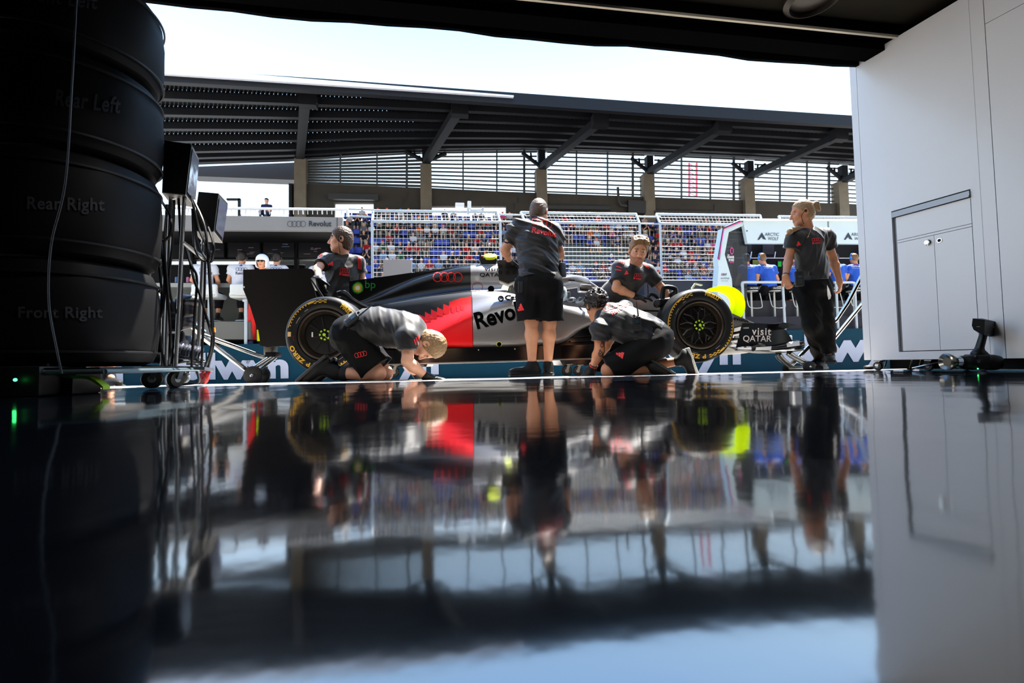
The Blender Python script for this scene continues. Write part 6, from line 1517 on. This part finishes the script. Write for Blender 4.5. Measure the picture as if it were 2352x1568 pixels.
# ================================================================ tyres in warming covers on the left
TC = pt(150, 845, 2.55); TC.z = 0; RT_ = .405
mcov = mat('cover_black', (5, 5, 7), rough=.6, spec=.15, noise=.15, ns=8)
mcovs = mat('cover_seam', (10, 11, 15), rough=.5, spec=.3)
mtl = mat('cover_print', (52, 53, 57), rough=.7, spec=.2)
for z0, z1, txt, lx0, ly0, lx1, ly1, h_, lab in ((1.70, 2.17, 'Front Left', 46, 0, 222, 22, 36, 'topmost of the stack'), (1.20, 1.69, 'Rear Left', 126, 242, 275, 261, 38, 'second from the top of the stack'), (.665, 1.19, 'Rear Right', 62, 489, 240, 493, 38, 'third from the top of the stack'), (.135, .655, 'Front Right', 42, 738, 236, 738, 34, 'bottom of the stack')):
    T = thing('tyre_in_cover', f'tyre in a black warming cover printed {txt}, {lab}', 'tyre', (TC.x, TC.y, z0), 'tyres in warming covers'); c = V((TC.x, TC.y, z0)); H_ = z1-z0
    prof = [(.05, 0), (RT_-.07, 0), (RT_-.03, .02), (RT_-.008, .07), (RT_, H_*.35), (RT_, H_*.65), (RT_-.008, H_-.07), (RT_-.03, H_-.02), (RT_-.07, H_), (.05, H_)]
    mb = MB().lathe(c, (0, 0, 1), prof, 80); rr = random.Random(int(z0*100))
    for v in mb.v: 
        a = math.atan2(v.y-TC.y, v.x-TC.x); q = 1+.008*math.sin(7*a+z0*9)+.005*math.sin(13*a+v.z*20); v.x = TC.x+(v.x-TC.x)*q; v.y = TC.y+(v.y-TC.y)*q
    o = mb.build('cover', mcov, T)
    MB().lathe(c+V((0, 0, H_*.12)), (0, 0, 1), [(RT_-.004, 0), (RT_+.004, .002), (RT_+.004, .012), (RT_-.004, .014)], 80, closed=True).build('cover_seam', mcovs, T)
    MB().lathe(c+V((0, 0, H_*.84)), (0, 0, 1), [(RT_-.006, 0), (RT_+.003, .002), (RT_+.003, .012), (RT_-.006, .014)], 80, closed=True).build('cover_seam', mcovs, T)
    mark('lettering', text2d(txt, .02, 1.08), bvh_of(o), lx0, ly0, lx1, ly1, mtl, T, h=h_, off=.006)
TT = thing('tyre_trolley', 'low trolley with a bright front rail under the covered tyre stack', 'trolley', TC)
m = MB(); m.box(TC+V((0, 0, .118)), (.86, .86, .022)); m.build('platform', mat('trolley_black', (16, 17, 19), rough=.4), TT, smooth=0)
e0, e1 = TC+V((-.43, -.43, .108)), TC+V((.45, -.43, .108))
m = MB(); m.tube(e0, e1, .012); m.tube(TC+V((.45, -.43, .108)), TC+V((.45, .43, .108)), .012); m.build('edge_rail', mat('rail_steel', (120, 140, 150), rough=.3, metal=.8), TT)
for dx, dy in ((-.36, -.34), (.12, -.30), (-.36, .36), (.36, .36)): castor(TT, TC+V((dx, dy, .05)), .05, (.9, -.4, 0), mrub, mat('fork_steel', (90, 96, 104), rough=.35, metal=.7), w=.035)
# thin cord hanging down the stack
cb = [(176, -10, 2.1), (165, 200, 2.08), (150, 420, 2.06), (118, 560, 2.1), (112, 690, 2.08), (130, 800, 2.05), (142, 858, 2.05)]
MB().path([pt(*q) for q in cb], .004, sm=6, n=6).build('power_cord', mat('cord_grey', (40, 46, 52), rough=.5), label='thin dark cord hanging down the front of the covered tyre stack', cat='cord')
# controller box with handle, light and neon strap at the far left
DB = 2.25
B = thing('heater_box', 'black heater box with a trapezoid handle and green light, far left on the floor', 'box', V((*pt(60, 900, DB).xy, 0)))
c = pt(55, 880, DB); c.z = .07
m = MB(); m.box(c, (.34, .3, .136), bev=.012); m.build('case', mgb, B)
m = MB(); m.path([pt(62, 858, DB), pt(74, 802, DB), pt(80, 797, DB), pt(96, 797, DB), pt(101, 803, DB), pt(112, 858, DB)], .012, n=8); m.build('carry_handle', mat('handle_dark', (30, 32, 35), rough=.4), B)
MB().ell(pt(35, 872, DB-.165), .007).build('indicator_light', mat('led_green', (60, 255, 120), emit=6), B)
c = pt(160, 880, 2.35); c.z = .055
B2 = MB().box(c, (.16, .2, .11), bev=.01).build('battery_pack', mgb, label='small black battery pack on the floor under the neon strap', cat='battery')
q = [pt(x, y, 2.22) for x, y in ((140, 863), (172, 868), (205, 869), (226, 879), (243, 893))]; q = spline(q, 5)[0]
for p in q: p.z = max(p.z, .006)
m = MB(); m.loft([[p+V((0, -.02, .012)), p+V((0, .03, .012)), p+V((0, .03, -.002)), p+V((0, -.02, -.002))] for p in q]); m.fixn(); m.build('neon_strap', mat('strap_neon', (150, 190, 10), rough=.5), label='neon green strap draped over the small battery pack on the floor', cat='strap', smooth=0)
# ================================================================ cart with two monitors and many hanging cables
K = thing('monitor_cart', 'wheeled cart of chrome poles carrying two tilted monitors beside the tyre stack', 'cart', V((*pt(400, 885, 3.1).xy, 0)))
mpole = mat('pole_chrome', (170, 170, 168), rough=.3, metal=.75)
for a, b_ in (((331, 850, 2.92), (356, 345, 2.92)), ((380, 850, 3.0), (392, 450, 3.0)), ((403, 848, 2.95), (424, 440, 2.95)), ((453, 850, 3.15), (467, 560, 3.15)), ((372, 850, 3.05), (384, 470, 3.05))):
    MB().tube(pt(*a), pt(*b_), .011, n=12).build('pole', mpole, K)
m = MB(); m.tube(pt(420, 556, 2.95), pt(463, 590, 3.1), .013); m.tube(pt(392, 452, 3.0), pt(412, 446, 3.0), .02); m.tube(pt(466, 560, 3.15), pt(476, 520, 3.1), .014); m.tube(pt(424, 442, 2.95), pt(410, 450, 3.0), .012); m.build('monitor_arm', mpole, K)
m = MB(); m.slab([pt(325, 838, 2.9), pt(470, 842, 3.0), pt(492, 846, 3.25), pt(345, 840, 3.2)], (0, 0, -.02)); m.build('cart_platform', mat('platform_grey', (96, 104, 114), rough=.35, metal=.5), K, smooth=0)
castor(K, pt(350, 870, 2.82), .055, RT*.5-FW, mrub, mat('fork_steel', (90, 96, 104)), w=.04); castor(K, pt(392, 873, 3.1), .045, FW*.8+RT*.5, mrub, mat('fork_steel', (90, 96, 104)), w=.035)
castor(K, pt(421, 866, 3.25), .042, FW, mat('castor_grey', (116, 124, 126), rough=.4), mchr, w=.03); castor(K, pt(467, 868, 3.25), .040, FW*.9+RT*.4, mat('castor_red', (190, 40, 36), rough=.45), mat('fork_red', (214, 60, 70), rough=.4), w=.03, hub=mat('castor_red', (190, 40, 36)))
m = MB(); m.path([pt(449, 842, 3.05), pt(455, 862, 3.05), pt(457, 874, 3.05), pt(450, 879, 3.05), pt(425, 882, 3.05), pt(402, 884, 3.05)], .008, sm=4); m.build('stabiliser', mat('rod_white', (220, 222, 226), rough=.3), K)
def monitor(nf, ff, d0, d1, lab):
    T = thing('monitor', lab, 'monitor', pt(nf[2][0], nf[2][1], d0), 'cart monitors'); A = [pt(x, y, d0) for x, y in nf]; B_ = [pt(x, y, d1) for x, y in ff]
    m = MB(); m.loft([A, B_]); m.fixn(); m.build('casing', mat('monitor_black', (8, 8, 9), rough=.6), T, smooth=0)
    q = [A[1], B_[1], B_[2], A[2]]; cc = sum(q, V())/4; nr = (q[1]-q[0]).cross(q[3]-q[0]).normalized()
    if nr.dot(RT) < 0: nr = -nr
    m = MB(); m.slab([cc+(p-cc)*.86+nr*.003 for p in q], nr*.002); m.build('screen', mat('cart_screen', (58, 66, 80), rough=.1, emit=.12), T, smooth=0)
    q = [A[2], B_[2], B_[3], A[3]]; m = MB(); m.slab([p-V((0, 0, .001)) for p in q], (0, 0, -.006)); m.build('bottom_edge', mat('monitor_grey', (120, 116, 110), rough=.4), T, smooth=0)
monitor([(377, 322), (440, 331), (426, 446), (372, 440)], [(396, 352), (457, 365), (447, 474), (392, 466)], 2.9, 3.2, 'upper of two black monitors on the cart, tilted toward the car')
monitor([(456, 440), (502, 444), (491, 530), (443, 528)], [(478, 464), (523.5, 467), (511, 556), (464, 552)], 3.0, 3.3, 'lower of two black monitors on the cart, tilted toward the car')
mcabl = mat('cable_black', (9, 9, 10), rough=.35)
cabs = [
    [(440, 450, 2.98), (455, 520, 2.9), (480, 580, 2.9), (470, 600, 2.9), (448, 570, 2.9), (442, 480, 2.95)],
    [(470, 500, 3.0), (490, 560, 2.92), (486, 600, 2.95), (470, 590, 2.95), (452, 550, 3.0), (445, 470, 3.0)],
    [(445, 460, 2.95), (470, 520, 2.9), (478, 600, 2.9), (484, 700, 2.95), (486, 790, 3.0), (470, 845, 3.05)],
    [(432, 580, 2.9), (445, 640, 2.88), (460, 680, 2.9), (478, 740, 2.9), (486, 770, 2.95)],
    [(428, 570, 2.9), (440, 610, 2.88), (452, 640, 2.9), (447, 720, 2.9), (440, 842, 2.95)],
    [(478, 560, 3.1), (483, 640, 3.1), (489, 740, 3.1), (490, 790, 3.1), (478, 845, 3.15)],
    [(472, 560, 3.05), (470, 660, 3.05), (466, 760, 3.05), (463, 845, 3.1)],
    [(360, 440, 2.95), (352, 500, 2.9), (362, 580, 2.9), (372, 680, 2.9), (366, 760, 2.9), (378, 840, 2.95)],
    [(370, 460, 2.95), (392, 500, 2.85), (390, 540, 2.85), (368, 552, 2.85), (350, 520, 2.9)],
    [(340, 400, 2.85), (312, 560, 2.8), (305, 620, 2.8), (320, 690, 2.85), (334, 700, 2.9)],
    [(350, 420, 2.85), (365, 520, 2.85), (378, 640, 2.85), (372, 720, 2.85), (352, 735, 2.9), (345, 700, 2.9)],
    [(400, 460, 2.95), (396, 560, 2.92), (388, 640, 2.9), (394, 690, 2.92), (404, 720, 2.95)],
    [(410, 455, 2.98), (414, 530, 3.0), (418, 640, 3.0), (412, 760, 3.0), (398, 842, 3.05)],
    [(385, 470, 2.9), (378, 560, 2.85), (384, 660, 2.85), (392, 780, 2.9), (388, 845, 3.0)]]
wh_ = ['looping under the lower monitor', 'curling round the lower monitor stem', 'running from the lower monitor to the cart platform', 'slanting from the chrome arm to the right', 'hanging from the chrome arm to the platform', 'rightmost, falling behind the lower monitor', 'falling straight beside the rightmost cable', 'falling between the two left poles', 'looped below the upper monitor', 'bowed out left against the tyre stack', 'hooked low between the left poles', 'slack between the middle poles', 'falling behind the middle pole', 'falling left of the middle pole']
for q, wd in zip(cabs, wh_):
    MB().path([pt(*p) for p in q], .0075, sm=7, n=7).build('cable', mcabl, label='black cable on the monitor cart '+wd, cat='cable', group='hanging cables')
MB().tube(pt(491, 752, 3.1), pt(492, 763, 3.1), .009).build('cable_tag', mat('tag_orange', (236, 150, 30), rough=.5), label='orange tag on the rightmost hanging cable', cat='tag')
# gear heaped on the cart
g = pt(398, 760, 3.15)
mgd = mat('gear_dark', (34, 36, 42), rough=.35, metal=.3, noise=.3, ns=14)
S = SDF(.01); S.box(pt(392, 800, 3.14), (.11, .08, .10), None, rd=.02).ell(pt(400, 735, 3.16), (.13, .08, .08), None, k=.03).ell(pt(430, 690, 3.16), (.08, .06, .05), None, k=.03).cone(pt(360, 690, 3.15), pt(430, 712, 3.15), .04, .05, k=.02); S.disp = fold(.012, 40, 5); S.build('gear_pack', mgd, label='dark heap of packed gear on the monitor cart', cat='bag')
m = MB()
a, b_ = pt(404, 800, 3.05), pt(463, 812, 3.1); n_ = 9
m.path([a.lerp(b_, i/30) for i in range(31)], .04, rs=[.040+.006*math.sin(i*1.9) for i in range(31)], n=16); m.build('duct_hose', mat('duct_grey', (92, 94, 104), rough=.35, metal=.4), label='ribbed grey duct lying on the monitor cart platform', cat='hose')
m = MB()
for i, (x0, y0, x1, y1) in enumerate(((410, 822, 470, 826), (428, 833, 474, 834))): m.tube(pt(x0, y0, 3.08), pt(x1, y1, 3.14), .014)
m.build('chrome_fitting', mchr, label='pair of bright pipes below the grey duct on the cart', cat='pipe')
m = MB(); m.path([pt(430, 722, 3.2), pt(444, 742, 3.2), pt(470, 762, 3.25)], .016, sm=4); m.build('elbow_pipe', mchr, label='short bright elbow pipe jutting from the gear heap', cat='pipe')

# ================================================================ jacks, trolleys and blowers round the car
RJ = thing('rear_jack', 'chrome lever jack with black wheels holding up the car tail', 'jack', V((*pt(590, 884, 4.95).xy, gz(5.3))))
def jw(parent, c, r, w, ax, nm='jack_wheel'):
    m = MB(); m.lathe(V(c)-V(ax)*w/2, ax, [(r*.25, -.004), (r*.85, 0), (r*.97, .004), (r, w*.3), (r, w*.7), (r*.9, w), (r*.25, w)], 40); o = m.build(nm, mrub, parent)
    m = MB(); m.ell(V(c)-V(ax)*(w/2+.004), r*.22); m.build('wheel_cap', mchr, o)
jw(RJ, pt(582, 862, 4.95), .098, .045, FW); jw(RJ, pt(600, 861, 5.2), .098, .045, FW)
for a, b_ in (((572, 852, 4.98), (627, 816, 5.06)), ((594, 850, 5.12), (633, 818, 5.12)), ((566, 849, 5.0), (468, 776, 4.7)), ((612, 822, 5.1), (468, 770, 4.75)), ((468, 775, 4.72), (322, 628, 4.3))):
    MB().tube(pt(*a), pt(*b_), .024, n=14).build('tube', mchr, RJ)
m = MB(); m.tube(pt(582, 862, 4.95), pt(600, 861, 5.2), .012); m.build('axle', mchr, RJ)
m = MB(); m.box(pt(628, 814, 5.08), (.1, .2, .05), bev=.006); m.build('saddle', mblk, RJ)
FJ = thing('front_jack', 'chrome lever jack with small black wheels under the front wing', 'jack', V((*pt(1840, 855, 4.6).xy, gz(4.15))))
jw(FJ, pt(1858, 842, 4.55), .054, .035, FW); jw(FJ, pt(1809, 846, 4.75), .050, .035, FW)
for L_ in ([(1784, 815, 4.75), (1788, 822, 4.75), (1815, 845, 4.72)], [(1792, 814, 4.70), (1798, 822, 4.70), (1820, 843, 4.70)], [(1808, 812, 4.62), (1816, 818, 4.62), (1853, 839, 4.58)], [(1816, 810, 4.6), (1824, 816, 4.6), (1862, 836, 4.58)]):
    MB().path([pt(*q) for q in L_], .017, n=12).build('tube', mchr, FJ)
for L_ in ([(1815, 846, 4.72), (1850, 846, 4.6)], [(1812, 843, 4.72), (1850, 803, 5.0), (1880, 773, 5.25), (1921, 734, 5.4), (1946, 697, 5.45), (1985, 622, 5.5)], [(1850, 840, 4.7), (1868, 832, 5.0), (1887, 812, 5.35), (1990, 686, 5.6)]):
    MB().path([pt(*q) for q in L_], .022, n=14).build('tube', mchr, FJ)
for q in ((1788, 809, 4.74), (1814, 808, 4.62)): MB().lathe(pt(*q), (0, 0, 1), [(.005, -.015), (.026, -.015), (.026, .012), (.005, .012)], 18).build('pad', mblk, FJ)
for (x0, x1, yt, yb, D_, whs, lab) in ((880, 985, 831, 842, 4.62, ((905, 854, 12.5), (962, 853, 11)), 'black castor trolley under the rear of the car floor, behind the fair-haired kneeling person'), (1285, 1392, 826, 839, 4.75, ((1258, 850, 10), (1302, 851, 12), (1327, 851, 10.5)), 'black castor trolley under the front of the car floor')):
    T = thing('car_trolley', lab, 'trolley', V((*pt((x0+x1)/2, yb, D_).xy, gz(4.7))), 'trolleys under the car')
    m = MB(); m.slab([pt(x0, yt, D_), pt(x1, yt-1, D_), pt(x1-6, yb, D_), pt(x0+8, yb, D_)], cy_*.6); m.build('trolley_plate', mcarb, T, smooth=0)
    for (wx, wy, wr_) in whs: castor(T, pt(wx, wy, D_-.03), wr_*D_/FPX, FW, mrub, mat('fork_pale', (150, 148, 140), rough=.5, metal=.3), w=.03)
BL = thing('cooling_blower', 'black box blower with six round holes held against the roll hoop', 'blower', pt(1167, 648, 4.68))
D_ = 4.66; m = MB(); m.slab([pt(x, y, D_) for x, y in ((1142, 600), (1146, 597), (1188, 597), (1190.5, 600), (1190.5, 641), (1167, 651), (1146, 643))], FW*.16); m.build('housing', mat('blower_black', (18, 18, 17), rough=.45), BL, smooth=0)
m = MB()
for x in (1149.5, 1165.5, 1181.5):
    for y in (611.5, 625.5): m.lathe(pt(x, y, D_-.001), FW, [(.004, -.001), (.021, -.001), (.021, .002), (.004, .002)], 24)
m.build('hole', mat('hole_black', (2, 2, 2), rough=.9), BL)
m = MB(); m.slab([pt(x, y, D_-.005) for x, y in ((1146, 643), (1167, 651), (1190, 641.5), (1190, 643.5), (1167, 654), (1147, 646))], FW*.17); m.build('rim_edge', mat('edge_pale', (150, 146, 134), rough=.4), BL, smooth=0)
m = MB(); m.slab([pt(x, y, D_) for x, y in ((1166, 596), (1188, 596), (1189, 598.5), (1164, 598.5))], FW*.15); m.build('lid', mat('lid_grey', (190, 190, 190), rough=.4), BL, smooth=0)
HT = thing('brake_blower', 'black hand-held brake blower with loop handle at the front tyre', 'blower', pt(1535, 700, 4.85))
m = MB(); m.path([pt(x, y, 4.82) for x, y in ((1521, 690), (1524, 664), (1530, 659), (1546, 661), (1552, 668), (1547, 690))], .024, sm=4, n=10); m.build('loop_handle', mgb, HT)
S = SDF(.006); S.box(pt(1528, 695, 4.82), (.09, .05, .035), None, rd=.015).cone(pt(1510, 698, 4.82), pt(1550, 690, 4.86), .04, .045, k=.02).ell(pt(1548, 680, 4.86), (.05, .06, .06), None, k=.02); S.build('fan_body', mgb, HT)
MB().path([pt(x, y, 4.95) for x, y in ((1488, 683), (1494, 676), (1504, 678), (1514, 688))], .02, sm=4, rs=[.014, .02, .02, .014]).build('nozzle', mgb, HT)
